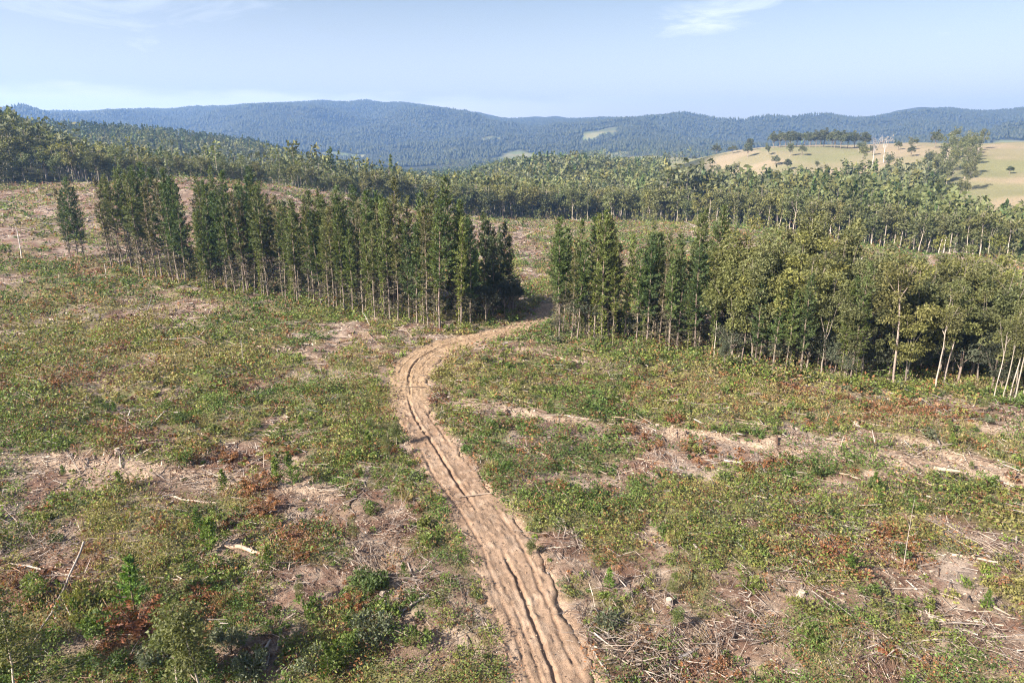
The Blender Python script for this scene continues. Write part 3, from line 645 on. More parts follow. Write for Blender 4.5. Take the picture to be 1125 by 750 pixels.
FSLIM = [make_gum(23, 2.4, (.138, .142, .054), 411, lobes=18, fork=.52, crown_lo=.46, bark=(.40, .345, .29), **FAR), make_gum(23, 2.2, (.125, .132, .06), 412, lobes=17, fork=.48, crown_lo=.42, bark=(.36, .31, .27), **FAR)]
FPINE = [make_pine(22, .35, 2.4, .8, (.066, .090, .044), 421, 6, 0, (1.0, .4)), make_pine(22, .2, 2.8, .9, (.07, .096, .046), 422, 4, 0, (1.0, .4))]
PADD = [make_round(20, 15, (.105, .115, .058), 431, 1500, (1.3, .7), lo=.06), make_round(20, 12, (.092, .106, .056), 432, 1400, (1.3, .7), lo=.06), make_gum(20, 5.0, (.30, .25, .21), 433, lobes=9, crown_lo=.4, fork=.3, nleaf=7, card=(1.0, .4), lobe_r=1.8, bark=(.48, .44, .40), limb_r=.95)]
PADD += [(FGUM[k][0], FGUM[k][1]) for k in (0, 2, 4)]
print('models', time.time() - T0)

# ------------------------------------------------------------------ pine clumps
def front(pts, n):
    p = hits([a for a, _ in pts], [b for _, b in pts]); t = np.concatenate([[0], np.cumsum(np.hypot(*np.diff(p, axis=0).T))])
    u = np.sort(rng.uniform(0, t[-1], n)) if n else []
    return np.column_stack([np.interp(u, t, p[:, 0]), np.interp(u, t, p[:, 1])])
placed = []
def free(x, y, dmin):
    if any((x - a) ** 2 + (y - b) ** 2 < dmin * dmin for a, b in placed): return False
    if track_dist(np.array([x]), np.array([y]))[0] < 1.2: return False
    placed.append((x, y)); return True
PINE_GROUP = 'plantation pines left standing in the clearing'
def row(pts, n, dep, variants, hgt, adj, noun, zone, cat='pine tree', name='pine_tree', group=PINE_GROUP, dmin=1.1, base_h=19.0, tilt=.025, hfun=None):
    c = 0; cand = front(pts, n * 4); rng.shuffle(cand)
    for x, y in cand:
        d = rng.uniform(*dep); r = math.hypot(x, y); x, y = x * (1 + d / r), y * (1 + d / r)
        if c >= n or not free(x, y, dmin): continue
        if cat == 'pine tree' and 'clump' in zone:
            if float(fbm(np.array([x]), np.array([y]), 7, 2, 195)[0]) < .40 and c > 0: continue
        h = rng.uniform(*hgt) * (.82 + .36 * float(fbm(np.array([x]), np.array([y]), 9, 2, 197)[0])) if hfun is None else hfun(project(x, y, 0.)[0]) * rng.uniform(.88, 1.08)
        s = h / base_h; tree(name, variants[rng.integers(len(variants))], x, y, float(height(np.array([x]), np.array([y]))[0]) - .05, rng.uniform(0, 6.28), s * rng.uniform(.9, 1.12), cat, adj, noun, zone, group, tilt=rng.normal(0, tilt, 2), sz=s); c += 1
F_MAIN = [(224, 318), (260, 321), (300, 328), (350, 337), (400, 345), (440, 352), (480, 359), (512, 362)]
F_L2 = [(122, 299), (150, 304), (180, 309), (205, 314)]
row([(62, 286), (80, 288), (96, 290)], 4, (0, 5), [PINES[0], PINES[2], PINE_THIN[0]], (16, 20), 'slim', 'pine', 'in the small far group beyond the first pine clump')
row(F_L2, 12, (0, 4), PINES + PINE_THIN, (19, 22.5), 'front row', 'pine', 'of the narrow pine clump on the hill side')
row(F_L2, 16, (5, 16), PINES, (20, 23), 'back row', 'pine', 'of the narrow pine clump on the hill side')
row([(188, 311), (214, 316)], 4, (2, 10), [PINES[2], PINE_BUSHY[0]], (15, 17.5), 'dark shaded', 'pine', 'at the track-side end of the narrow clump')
for a, b, ad in ((0, 3, 'hill end'), (2, 5, 'middle'), (4, 8, 'track end')):
    seg = F_MAIN[a:b]; z_ = f'of the long pine clump, {ad}'
    row(seg, 12, (-1.5, 2), PINES + PINE_LOW[:1], (16.5, 22.5), 'tall front row', 'pine', z_)
    row(seg, 4, (-1.5, 1), PINE_LOW, (14, 20), 'green-skirted front', 'pine', z_)
    row(seg, 3, (-1, 2), PINE_THIN, (18, 22), 'thin browning', 'pine', z_)
    row(seg, 18, (2.5, 15), PINES, (17, 23), 'back row', 'pine', z_)
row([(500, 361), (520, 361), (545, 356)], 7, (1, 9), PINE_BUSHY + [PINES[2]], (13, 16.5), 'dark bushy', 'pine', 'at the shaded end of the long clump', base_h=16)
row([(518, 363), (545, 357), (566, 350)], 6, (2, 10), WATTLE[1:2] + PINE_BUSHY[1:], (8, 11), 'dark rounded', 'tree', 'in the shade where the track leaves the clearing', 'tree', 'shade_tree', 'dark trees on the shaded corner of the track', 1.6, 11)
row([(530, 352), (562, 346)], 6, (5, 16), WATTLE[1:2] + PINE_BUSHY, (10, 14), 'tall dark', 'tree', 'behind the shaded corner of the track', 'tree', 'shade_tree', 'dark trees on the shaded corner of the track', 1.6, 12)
F_R1 = [(610, 374), (640, 377), (680, 381), (715, 385), (755, 390), (785, 395)]
row(F_R1[:4], 15, (0, 3), PINES + PINE_LOW, (13.5, 19), 'front row', 'pine', 'of the second grove, beside the track gap')
row(F_R1[:4], 14, (3.5, 14), PINES, (14, 19), 'back row', 'pine', 'of the second grove, beside the track gap')
row(F_R1[3:], 10, (0, 3), PINES + PINE_LOW + PINE_THIN[:1], (11.5, 18), 'front row', 'pine', 'of the second grove, next to the gums')
row(F_R1[3:], 11, (4, 14), PINES, (13, 18.5), 'back row', 'pine', 'of the second grove, next to the gums')
row([(643, 378), (665, 380)], 2, (1, 5), WATTLE[:1], (10, 11), 'grey-green leafy', 'wattle', 'among the first pines of the second grove', 'tree', 'wattle_tree', 'wattles in the second grove', 1.2, 9)
row([(712, 386), (735, 390)], 2, (8, 14), WATTLE[1:2], (12.5, 13.5), 'dark rounded', 'wattle', 'among the pines of the second grove', 'tree', 'wattle_tree', 'wattles in the second grove', 1.2, 10)
row([(745, 388), (760, 390)], 1, (10, 14), PINES, (18.8, 19.2), 'tall slender', 'pine', 'in the middle of the second grove')
GG = 'gum trees in the second grove'
F_R2 = [(785, 398), (820, 404), (850, 410), (885, 416), (920, 421), (955, 424)]
F_R3 = [(955, 424), (985, 427), (1030, 428), (1070, 432), (1100, 438), (1150, 446)]
F_MID = [(870, 414), (900, 419), (950, 424)]
def gh(px): return np.interp(px, [760, 850, 930, 1000, 1080, 1200], [19, 20.5, 18.5, 18, 19, 18])
row(F_R2, 8, (1, 6), GUMS[:4] + GUM_SLIM, 0, 'olive-crowned', 'gum', 'at the front of the grove, pine side', 'gum tree', 'gum_tree', GG, 2.2, 16, .05, lambda p: gh(p) * .86)
row(F_R2, 10, (6, 14), GUMS, 0, 'yellow-green', 'gum', 'in the middle of the grove, pine side', 'gum tree', 'gum_tree', GG, 2.4, 16, .04, gh)
row(F_R2, 8, (14, 28), GUMS, 0, 'tall', 'gum', 'at the back of the grove, pine side', 'gum tree', 'gum_tree', GG, 2.6, 16, .04, lambda p: gh(p) * 1.04)
row([(800, 400), (850, 410), (900, 419), (950, 424)], 11, (0, 4), PINES + PINE_LOW, (12, 17), 'dark', 'pine', 'standing among the gums of the grove')
row(F_R3, 9, (1.5, 7), GUMS[:4] + GUM_SLIM, 0, 'olive-crowned', 'gum', 'at the front of the grove beyond the white-barked gum', 'gum tree', 'gum_tree', GG, 2.4, 16, .05, lambda p: gh(p) * .78)
row(F_R3, 10, (7, 16), GUMS, 0, 'yellow-green', 'gum', 'in the middle of the grove beyond the white-barked gum', 'gum tree', 'gum_tree', GG, 2.6, 16, .04, lambda p: gh(p) * .95)
row(F_R3, 9, (16, 32), GUMS, 0, 'tall', 'gum', 'at the back of the grove beyond the white-barked gum', 'gum tree', 'gum_tree', GG, 2.8, 16, .04, gh)
row([(1040, 428), (1075, 432)], 3, (4, 9), WATTLE[2:] + WATTLE[:1], (8.5, 10), 'grey-green leafy', 'wattle', 'on the far edge of the second grove', 'tree', 'wattle_tree', 'wattles in the second grove', 1.6, 9)
def one(px, py, variant, h, base_h, name, cat, label, group, tilt=(0, 0), rz=None, fat=1.0, xy=None):
    x, y = hit(px, py) if xy is None else xy; s = h / base_h
    placed.append((x, y)); return tree(name, variant, x, y, float(height(np.array([x]), np.array([y]))[0]) - .05, rng.uniform(0, 6.28) if rz is None else rz, s * fat, cat, '', '', '', group, label, tilt, s)
BIGG = make_gum(15, 1.9, (.150, .150, .054), 350, lobes=30, fork=.6, crown_lo=.34, drop=.4, bark=(.28, .23, .19), limb_r=.62)
one(981, 425, BIGG, 17, 15, 'gum_tree', 'gum tree', 'leaning white-barked gum with a reddish foot at the front of the grove', GG, (0, .12))
one(939, 421, PINE_LOW[1], 11.5, 19, 'pine_tree', 'pine tree', 'straight pale-stemmed pine just before the leaning white-barked gum', PINE_GROUP)
for k, px in enumerate((1091, 1102, 1108, 1113)):
    one(px, 440 + k % 2, GUM_SLIM[k % 2], (11.5, 13, 13.5, 14.5)[k], 17, 'gum_tree', 'gum tree', ('thin white-stemmed gum, outermost of the four at the grove edge', 'second of four thin white-stemmed gums at the grove edge', 'third of four thin white-stemmed gums at the grove edge', 'last of four thin white-stemmed gums at the grove edge')[k], GG, (0, .02 * (k - 1)), fat=.8)
one(1037, 420, GUM_SLIM[0], 15, 17, 'gum_tree', 'gum tree', 'slender forked gum in front of the dark grove interior', GG, (0, .06))
# single young pines on the cleared ground behind the clumps
YP = make_pine(9, .06, 1.0, .8, (.075, .10, .04), 241, 3, 0, (.5, .18)); YP2 = make_pine(6, .05, 1.1, .8, (.08, .11, .04), 242, 0, 0, (.5, .2))
for px, py, h, lab in ((549, 282, 9.5, 'lone thin young pine on the cleared slope beyond the track gap'), (685, 249, 7.5, 'small pine standing before the far gum line above the second grove'), (575, 249, 4.5, 'tiny pine at the foot of the far forest beyond the gap'),
                       (808, 262, 6, 'young pine on the cleared ground behind the second grove'), (700, 300, 7, 'young pine on the slope behind the grove pines'), (462, 262, 5.5, 'young pine on the clearing behind the long clump'), (892, 270, 5, 'small pine behind the gum grove before the far treeline')):
    one(px, py, YP if h > 6.5 else YP2, h, 9 if h > 6.5 else 6, 'pine_tree', 'pine tree', lab, 'young pines on the cleared ground')

# ------------------------------------------------------------------ the far gum line round the clearing
FG = 'gum trees of the forest edge round the clearing'
def line(px0, px1, n, dep, variants, hgt, adj, noun, zone, dmin=3.0, base_h=22.0, name='gum_tree', cat='gum tree'):
    c = 0
    for _ in range(n * 12):
        if c >= n: break
        px = rng.uniform(px0, px1); r = float(fieldline_r(px)) + 3 + rng.uniform(*dep); a = math.atan((px - 562.5) * cp / FOC); x, y = math.sin(a) * r, math.cos(a) * r
        if not free(x, y, dmin): continue
        h = rng.uniform(*hgt); s = h / base_h
        tree(name, variants[rng.integers(len(variants))], x, y, float(height(np.array([x]), np.array([y]))[0]) - .2, rng.uniform(0, 6.28), s * rng.uniform(.9, 1.2), cat, adj, noun, zone, FG, tilt=rng.normal(0, .03, 2), sz=s); c += 1
line(-40, 125, 18, (0, 14), FGUM + FGUM[4:], (14, 19), 'dark shaded', 'gum', 'along the foot of the forested knoll', 3)
line(-40, 125, 16, (16, 60), FGUM[:3], (17, 22), 'sunlit yellow-topped', 'gum', 'on the forested knoll above the clearing')
line(125, 260, 18, (0, 14), FGUM, (9, 13.5), 'leafy', 'gum', 'on the crest behind the narrow clump')
line(260, 400, 20, (0, 14), FGUM, (9.5, 14.5), 'leafy', 'gum', 'on the crest behind the long clump')
line(400, 520, 16, (0, 14), FGUM + FPINE[:1], (16, 21), 'mixed', 'gum', 'in the forest edge above the long clump')
line(520, 640, 18, (0, 12), FGUM, (19, 25), 'full-crowned', 'gum', 'in the forest edge facing the track gap')
line(640, 760, 18, (0, 12), FGUM, (18, 23), 'olive-brown', 'gum', 'in the forest edge behind the second grove')
line(760, 880, 18, (0, 12), FGUM + FSLIM, (17, 21), 'pale-stemmed', 'gum', 'in the forest edge behind the gums')
line(880, 1010, 18, (0, 10), FSLIM + FGUM, (17, 21), 'pale-stemmed', 'gum', 'in the forest edge below the dry paddock')
line(1010, 1180, 20, (0, 9), FSLIM + FGUM[3:4], (15, 19), 'slim bare-stemmed', 'gum', 'in the nearest forest edge below the paddock', 2.2)
line(520, 700, 14, (14, 40), FGUM, (20, 25), 'back row', 'gum', 'of the forest facing the track gap')
line(700, 900, 14, (14, 40), FGUM, (18, 23), 'back row', 'gum', 'of the forest behind the second grove')
line(900, 1180, 16, (12, 40), FGUM + FSLIM, (16, 21), 'back row', 'gum', 'of the forest below the dry paddock')
wx, wy = hit(766, 241)
one(0, 0, make_gum(20, 2.6, (.11, .11, .05), 360, lobes=10, nleaf=30, card=(.9, .45), lobe_r=1.6, bark=(.68, .62, .56), fork=.6, crown_lo=.6, limb_r=1.4), 15, 20, 'gum_tree', 'gum tree', 'white leaning gum stem standing out before the far forest edge', FG, (0, .1), xy=(wx, wy))

# ------------------------------------------------------------------ dead snags, poles
def pole(name, px, py, h, r, label, lean=(0, 0), branches=5, col_=(.55, .49, .42), top=None):
    x, y = hit(px, py); m = MB(); z = np.linspace(-.3, h, 8); q = np.column_stack([np.cumsum(rng.normal(0, r * .5, 8)), np.cumsum(rng.normal(0, r * .5, 8)), z]); q[:, :2] -= q[0, :2]
    tube(m, q, np.linspace(r, r * .35, 8), 6, np.array(col_) * rng.uniform(.85, 1.15, (8, 1)), True)
    for k in range(branches):
        zz = h * rng.uniform(.4, .97); a = rng.uniform(0, 6.28); L = h * rng.uniform(.06, .14); p = np.array([np.interp(zz, z, q[:, 0]), np.interp(zz, z, q[:, 1]), zz]); tube(m, [p, p + L * np.array([math.cos(a), math.sin(a), .5])], [r * .35, r * .12], 3, col_)
    o = put(name, m.mesh(name, M_WOOD, True)); o.location = (x, y, float(height(np.array([x]), np.array([y]))[0])); o.rotation_euler = (lean[0], lean[1], 0); thing(o, 'dead tree', '', '', '', 'dead standing stems', label)
pole('dead_tree', 992, 626, 5.6, .032, 'thin bare dead sapling stem standing alone in the open scrub', (0, -.02), 9, (.30, .26, .22))
pole('dead_tree', 24, 284, 7.5, .17, 'short white dead trunk beside the clump nearest the knoll', (0, .02), 3, (.6, .55, .5))
pole('dead_tree', 408, 360, 3.2, .08, 'grey broken stem at the foot of the long pine clump', (0, -.5), 2)
pole('dead_tree', 548, 334, 6, .09, 'bare broken stem by the shaded track corner', (0, .05), 4)
pole('dead_tree', 117, 307, 3.0, .12, 'short broken white stem at the foot of the narrow clump', (0, .05), 1, (.55, .5, .45))
pole('dead_tree', 267, 398, 3.6, .05, 'thin dead stick standing in scrub below the long clump', (0, .04), 5)
pole('dead_tree', 428, 505, 3.3, .045, 'thin dead stem beside the track just past its bend', (0, .0), 4, (.36, .30, .24))
pole('dead_tree', 784, 395, 5.5, .06, 'bare thin stem before the grove where pines meet gums', (0, .0), 6)
pole('dead_tree', 1036, 281, 6.5, .14, 'pale dead stem in scrub before the slim far gums', (0, 0), 2, (.58, .52, .47))

# ------------------------------------------------------------------ shrubs and saplings
SHR = {k: [make_shrub(k, 500 + 10 * i + j) for j in range(3)] for i, k in enumerate(('green', 'dark', 'lime', 'rust', 'straw', 'fern', 'grey'))}
BSH = {k: [make_shrub(k, 700 + 10 * i + j, 1000, .75, .8, .085) for j in range(2)] for i, k in enumerate(('green', 'dark', 'lime', 'grey', 'fern'))}
WORD = {'green': 'green leafy', 'dark': 'dark green', 'lime': 'yellow-green', 'rust': 'rust-brown dead', 'straw': 'straw-coloured', 'fern': 'bright green ferny', 'grey': 'grey-green'}
def track_px(py): return float(np.interp(py, [t[1] for t in TR][::-1], [t[0] for t in TR][::-1]))
def zone_of(x, y):
    px, py, _ = project(x, y, 0.0); r = math.hypot(x, y)
    if r > 128: return 'on the far slope'
    side = 'across the track from the long clump' if px > track_px(py) else 'on the long clump side of the track'
    t = float(track_dist(np.array([x]), np.array([y]))[0])
    lat = 'by the track' if t < 2.5 else ('near the track' if t < 9 else ('away from the track' if t < 22 else 'far from the track'))
    band = 'closest' if r < 43 else ('near' if r < 52 else ('mid' if r < 68 else ('far' if r < 90 else 'rearmost')))
    return (side, lat, band)
def zone_text(zt, noun):
    if isinstance(zt, str): return zt
    side, lat, band = zt
    s = 'second-grove side' if side.startswith('across') else 'long-clump side'
    b = {'closest': 'bottom strip', 'near': 'lower ground', 'mid': 'middle ground', 'far': 'upper ground', 'rearmost': 'below the trees'}[band]
    return f'{lat}, {s}, {b}'
def shrub(x, y, kind, s, label=None):
    o = put('shrub', SHR[kind][rng.integers(3)]); o.location = (x, y, float(height(np.array([x]), np.array([y]))[0]) - .02); o.rotation_euler = (0, 0, rng.uniform(0, 6.28)); o.scale = (s * rng.uniform(.85, 1.2), s * rng.uniform(.85, 1.2), s * rng.uniform(.8, 1.25))
    thing(o, 'shrub', WORD[kind], 'shrub', zone_text(zone_of(x, y), 'shrub'), 'shrubs scattered over the cleared ground', label)
n = 0; SP = []
for _ in range(6000):
    if n >= 190: break
    x, y = sector(1, 34, 92, .68); x, y = float(x[0]), float(y[0]); X1, Y1 = np.array([x]), np.array([y])
    if rng.random() > (52 / max(math.hypot(x, y), 40)) ** 1.2: continue
    px, py, _ = project(x, y, 0.); t = float(track_dist(X1, Y1)[0])
    if not (-20 < px < 1145 and py < 765) or t < .9 or any((x - a) ** 2 + (y - b) ** 2 < 2.2 for a, b in SP): continue
    cv = float(cover(X1, Y1)[0]); ru = float(blob(X1, Y1, RUST_W)[0])
    if rng.random() > .12 + cv + .6 * ru: continue
    kind = 'rust' if rng.random() < .06 + .7 * ru else rng.choice(['green', 'dark', 'lime', 'straw', 'fern', 'grey'], p=(.33, .17, .17, .1, .17, .06))
    SP.append((x, y)); shrub(x, y, kind, rng.uniform(.8, 1.7)); n += 1
for px, py, kind, s, lab in ((285, 541, 'rust', 2.3, 'large orange-brown dead bush beside the bright saplings'), (294, 568, 'rust', 2.1, 'dark red-brown dead bush just below the large orange-brown one'), (741, 602, 'straw', 1.6, 'golden grass tuft in the scrub across the track'),
                             (152, 694, 'rust', 2.6, 'broad brown dead bush beside the slanting grey pole'), (190, 690, 'rust', 2.4, 'brown dead bush at the foot of the twin pale saplings'), (110, 660, 'fern', 1.8, 'bright fern clump beside the slanting grey pole')):
    x, y = hit(px, py); shrub(x, y, kind, s, lab)
for k in range(20):                             # big bushes in the lowest corner, on the clump side
    px, py = rng.uniform(-5, 420), rng.uniform(650, 752); x, y = hit(px, py); kind = rng.choice(['green', 'dark', 'lime', 'grey', 'fern'], p=(.36, .12, .26, .1, .16))
    if track_dist(np.array([x]), np.array([y]))[0] < 1.5: continue
    SP.append((x, y)); o = put('shrub', BSH[kind][rng.integers(2)]); s = rng.uniform(1.5, 2.5); o.location = (x, y, float(height(np.array([x]), np.array([y]))[0]) - .03); o.rotation_euler = (0, 0, rng.uniform(0, 6.28)); o.scale = (s, s, s * rng.uniform(.8, 1.2))
    thing(o, 'shrub', 'big ' + WORD[kind], 'bush', 'in the bottom corner of the long-clump side', 'big bushes in the lowest corner of the clearing')
for seg, m, word in ((F_L2, 7, 'narrow clump'), (F_MAIN, 14, 'long clump'), (F_R1, 12, 'second grove pines'), (F_R2, 14, 'second grove gums'), (F_R3, 14, 'outer grove end')):
    pts = front(seg, m)
    for x, y in pts:
        d = rng.uniform(-3.2, .5); r = math.hypot(x, y); x, y = x * (1 + d / r), y * (1 + d / r)
        if track_dist(np.array([x]), np.array([y]))[0] < 1.0: continue
        kind = rng.choice(['green', 'dark', 'lime', 'grey'], p=(.35, .2, .3, .15)); s = rng.uniform(1.1, 2.5)
        o = put('shrub', SHR[kind][rng.integers(3)]); o.location = (x, y, float(height(np.array([x]), np.array([y]))[0]) - .05); o.rotation_euler = (0, 0, rng.uniform(0, 6.28)); o.scale = (s, s, s * .95)
        thing(o, 'shrub', 'tall ' + WORD[kind], 'bush', f'at the foot of the {word}', 'bushes along the foot of the trees')
# dark undergrowth inside the groves: young trees and bushes between the stems
for seg, m, dep, word in ((F_MAIN, 18, (3, 14), 'long clump'), (F_R1, 14, (3, 14), 'second grove pines'), (F_R2, 20, (1, 14), 'second grove gums'), (F_R3, 20, (3, 18), 'outer grove end')):
    for x, y in front(seg, m):
        d = rng.uniform(*dep); r = math.hypot(x, y); x, y = x * (1 + d / r), y * (1 + d / r); v = WATTLE[rng.integers(3)]; s = rng.uniform(.32, .62)
        if word[0] == 's' and word.endswith('gums') or word[0] == 'o': s *= 1.35
        tree('understorey_tree', v, x, y, float(height(np.array([x]), np.array([y]))[0]) - .1, rng.uniform(0, 6.28), s, 'tree', 'low leafy', 'understorey tree', f'between stems of the {word}', 'understorey trees between the stems')
SAP = [make_sapling(5, (.115, .128, .045), 601), make_sapling(4.2, (.10, .125, .040), 602), make_sapling(5.5, (.125, .135, .05), 603)]
SPN = [make_sapling(3, (.105, .165, .034), 611, 'pine'), make_sapling(2.4, (.115, .175, .036), 612, 'pine'), make_sapling(3.4, (.10, .155, .034), 613, 'pine')]
def sapl(px, py, v, h, bh, label=None, zone=None, adj='', noun='', fat=1.0):
    x, y = hit(px, py); s = h / bh
    tree('sapling', v, x, y, float(height(np.array([x]), np.array([y]))[0]) - .03, rng.uniform(0, 6.28), s * fat, 'sapling', adj, noun, zone or '', 'saplings regrowing on the cleared ground', label, rng.normal(0, .03, 2), s)
for px, py, v, h, bh, fat, lab in ((222, 757, SAP[0], 5.6, 5, 1.3, 'pale-stemmed gum sapling, nearest of the twin pair at the picture bottom'), (196, 756, SAP[1], 5.2, 4.2, 1.3, 'leafy gum sapling, farther of the twin pair at the picture bottom'), (16, 762, SAP[2], 5.8, 5.5, 1.2, 'white-stemmed gum sapling in the bottom corner'),
                              (148, 672, SPN[0], 4.2, 3, 1.15, 'vivid green young conifer above the brown dead bushes'), (322, 540, SPN[2], 3.6, 3.4, .9, 'tall bright sapling behind the orange-brown dead bush'), (306, 535, SPN[1], 2.6, 2.4, .9, 'small bright sapling touching the orange-brown dead bush'),
                              (232, 605, SPN[1], 2.8, 2.4, 1.2, 'green young conifer, lower of the pair in the lush patch'), (220, 588, SPN[0], 2.4, 3, 1.1, 'green young conifer, upper of the pair in the lush patch'), (10, 725, SPN[1], 3.0, 2.4, 1.3, 'bushy green conifer beside the corner sapling'), (362, 745, SPN[2], 2.6, 3.4, 1, 'young conifer in dark scrub near the picture bottom'),
                              (372, 735, SPN[1], 2.2, 2.4, 1, 'short conifer in dark scrub near the picture bottom'), (795, 408, WATTLE[2], 5.2, 8, .5, 'blue-green young wattle before the grove where pines meet gums'), (436, 492, SAP[1], 2.8, 4.2, 1, 'yellow-green gum sapling on the track edge below the bend'), (425, 505, SAP[0], 2.6, 5, 1, 'gum sapling beside the thin dead stem by the track'), (582, 610, SAP[1], 1.6, 4.2, 1.2, 'small gum sapling on the grove side of the track'), (405, 495, SPN[1], 2.2, 2.4, 1, 'young conifer in the lush strip beside the track')):
    sapl(px, py, v, h, bh, lab, fat=fat)
for k in range(34):
    px, py = rng.uniform(20, 1110), rng.uniform(400, 700); x, y = hit(px, py)
    if track_dist(np.array([x]), np.array([y]))[0] < 1.2: continue
    g = k % 3 > 0; v = (SPN if g else SAP)[rng.integers(3)]; h = rng.uniform(1.2, 2.4)
    sapl(px, py, v, h, 3 if g else 5, None, zone_text(zone_of(x, y), ''), 'small conifer' if g else 'small gum', 'sapling', 1.15)

# ------------------------------------------------------------------ fallen logs and stumps
def log_between(a, b, r, col_, label=None, adj='', zone='', lift=(0, 0), knots=3, name='fallen_log', cat='log', group='logs lying on the cleared ground'):
    a = np.array([a[0], a[1], 0.]); b = np.array([b[0], b[1], 0.]); n_ = 9; t_ = np.linspace(0, 1, n_)
    q = a + (b - a) * t_[:, None]; L = np.linalg.norm(b - a); zz = height(q[:, 0], q[:, 1])
    pf = np.polyfit(t_, zz, 1); line_ = np.polyval(pf, t_); up = np.maximum(0, (zz - line_)).max() * .45
    q[:, 2] = line_ + up + r * .7 + np.interp(t_, [0, 1], lift); q[:, :2] += np.sin(t_ * PI)[:, None] * rng.normal(0, .03 * L, 2); q[1:-1] += rng.normal(0, r * .4, (n_ - 2, 3)); org = q[0].copy()
    m = MB(); cc = np.array(col_) * rng.uniform(.72, 1.18, (n_, 1)); tube(m, q - org, np.linspace(r, r * .62, n_), 8, cc, True, np.array(col_) * 1.25)
    for k in range(knots):
        w = rng.uniform(.2, .9); p = (q[0] * (1 - w) + q[-1] * w) - org; d = rdir(1)[0]; d[2] = abs(d[2]); tube(m, [p, p + d * (r * 1.6 + rng.uniform(.1, .5))], [r * .3, r * .1], 4, cc[0])
    o = put(name, m.mesh(name, M_WOOD, True)); o.location = org; thing(o, cat, adj, 'log' if not label else '', zone, group, label)
def log_px(p0, p1, r, col_, label, lift=(0, 0), knots=2): log_between(hit(*p0), hit(*p1), r, col_, label, lift=lift, knots=knots)
PALE, GREY, BRWN, TAN = (.42, .345, .28), (.29, .25, .22), (.15, .105, .075), (.35, .26, .19)
for a in (((187, 545), (238, 551), .10, PALE, 'straight pale log above the lush patch'), ((248, 599), (297, 611), .19, (.50, .36, .26), 'thick peeled orange-tan log below the dead bushes'), ((0, 620), (132, 643), .075, PALE, 'long thin pale pole crossing under the slanting grey pole'),
          ((95, 610), (38, 708), .085, GREY, 'slanting grey pole resting across the long pale pole', (.9, .1)), ((130, 634), (222, 639), .06, PALE, 'thin pale pole behind the vivid young conifer'), ((518, 645), (546, 673), .05, PALE, 'pale pole lying at the track edge, pointing at the ruts'),
          ((1022, 680), (1102, 688), .085, PALE, 'pale log lying across the open scrub, lowest on the grove side'), ((851, 730), (890, 746), .09, PALE, 'pale log end in the lowest grove side slash'), ((648, 712), (690, 728), .06, PALE, 'pale pole in the slash heap at the track side'),
          ((650, 714), (672, 748), .06, GREY, 'grey pole running down the slash heap at the track side'), ((282, 380), (322, 387), .10, TAN, 'tan log in the scrub below the long clump'), ((55, 353), (66, 356), .16, PALE, 'short white log on the slope by the narrow clump'), ((90, 384), (102, 388), .14, PALE, 'short pale log below the narrow clump'),
          ((620, 458), (660, 461), .10, PALE, 'pale log beside the strip of slash'), ((588, 498), (606, 505), .09, PALE, 'short pale log on the lush ground past the strip'), ((602, 508), (612, 522), .06, GREY, 'grey crooked branch on the lush ground past the strip'), ((612, 573), (630, 590), .09, PALE, 'pale forked branch in the green scrub by the track'),
          ((338, 540), (366, 541), .07, PALE, 'thin white pole beside the dead bushes'), ((352, 541), (398, 540), .08, GREY, 'grey log with bark flaking, beyond the dead bushes'), ((382, 562), (404, 540), .08, BRWN, 'brown log angled up toward the track'), ((0, 608), (18, 592), .08, GREY, 'grey log end at the picture edge'),
          ((60, 449), (98, 455), .12, PALE, 'pale log on the far scrub below the narrow clump'), ((872, 612), (916, 632), .07, PALE, 'pale pole angled through rusty scrub'), ((700, 503), (738, 512), .07, TAN, 'tan pole in rusty scrub below the slash strip'), ((795, 508), (832, 512), .08, PALE, 'pale pole beside the rusty patch on the strip'),
          ((600, 604), (630, 603), .07, PALE, 'pale stick lying across scrub near the track'), ((1045, 612), (1095, 622), .11, (.48, .36, .27), 'orange-tan log in the bare grove side patch'), ((480, 428), (490, 442), .09, BRWN, 'red-brown log in the slash pile at the bend'), ((470, 438), (494, 446), .09, (.26, .14, .11), 'reddish log across the slash pile at the bend'), ((762, 604), (772, 618), .1, GREY, 'grey upended branch in the scrub past the track'), ((448, 620), (462, 655), .06, GREY, 'thin grey pole lying toward the track'), ((402, 625), (408, 650), .07, GREY, 'short grey pole in the bare patch beside the track'), ((545, 662), (470, 632), .05, BRWN, 'thin brown pole crossing the bare patch to the track')):
    log_px(*a)
for k in range(700):
    if sum(1 for t in THINGS if t[0].name.startswith('fallen_log')) > 150: break
    x, y = sector(1, 35, 110, .66); x, y = float(x[0]), float(y[0]); px, py, _ = project(x, y, 0.)
    X1, Y1 = np.array([x]), np.array([y])
    if not (0 < px < 1125 and py < 750) or track_dist(X1, Y1)[0] < 3 or rng.random() < .75 * float(cover(X1, Y1)[0]): continue
    L = rng.uniform(1.2, 4.2); g = float(fbm(X1, Y1, 9, 2, 163)[0]) * 7 + rng.normal(0, .6); r = rng.uniform(.035, .11)
    if abs(math.cos(g) * x + math.sin(g) * y) > .72 * math.hypot(x, y): continue
    if track_dist(np.array([x + math.cos(g) * L]), np.array([y + math.sin(g) * L]))[0] < .5: continue
    ci = rng.integers(4)
    log_between((x, y), (x + math.cos(g) * L, y + math.sin(g) * L), r, (PALE, GREY, BRWN, TAN)[ci], None, ('pale', 'grey', 'dark brown', 'tan')[ci] + (' thick' if r > .078 else ' thin'), zone_text(zone_of(x, y), ''))
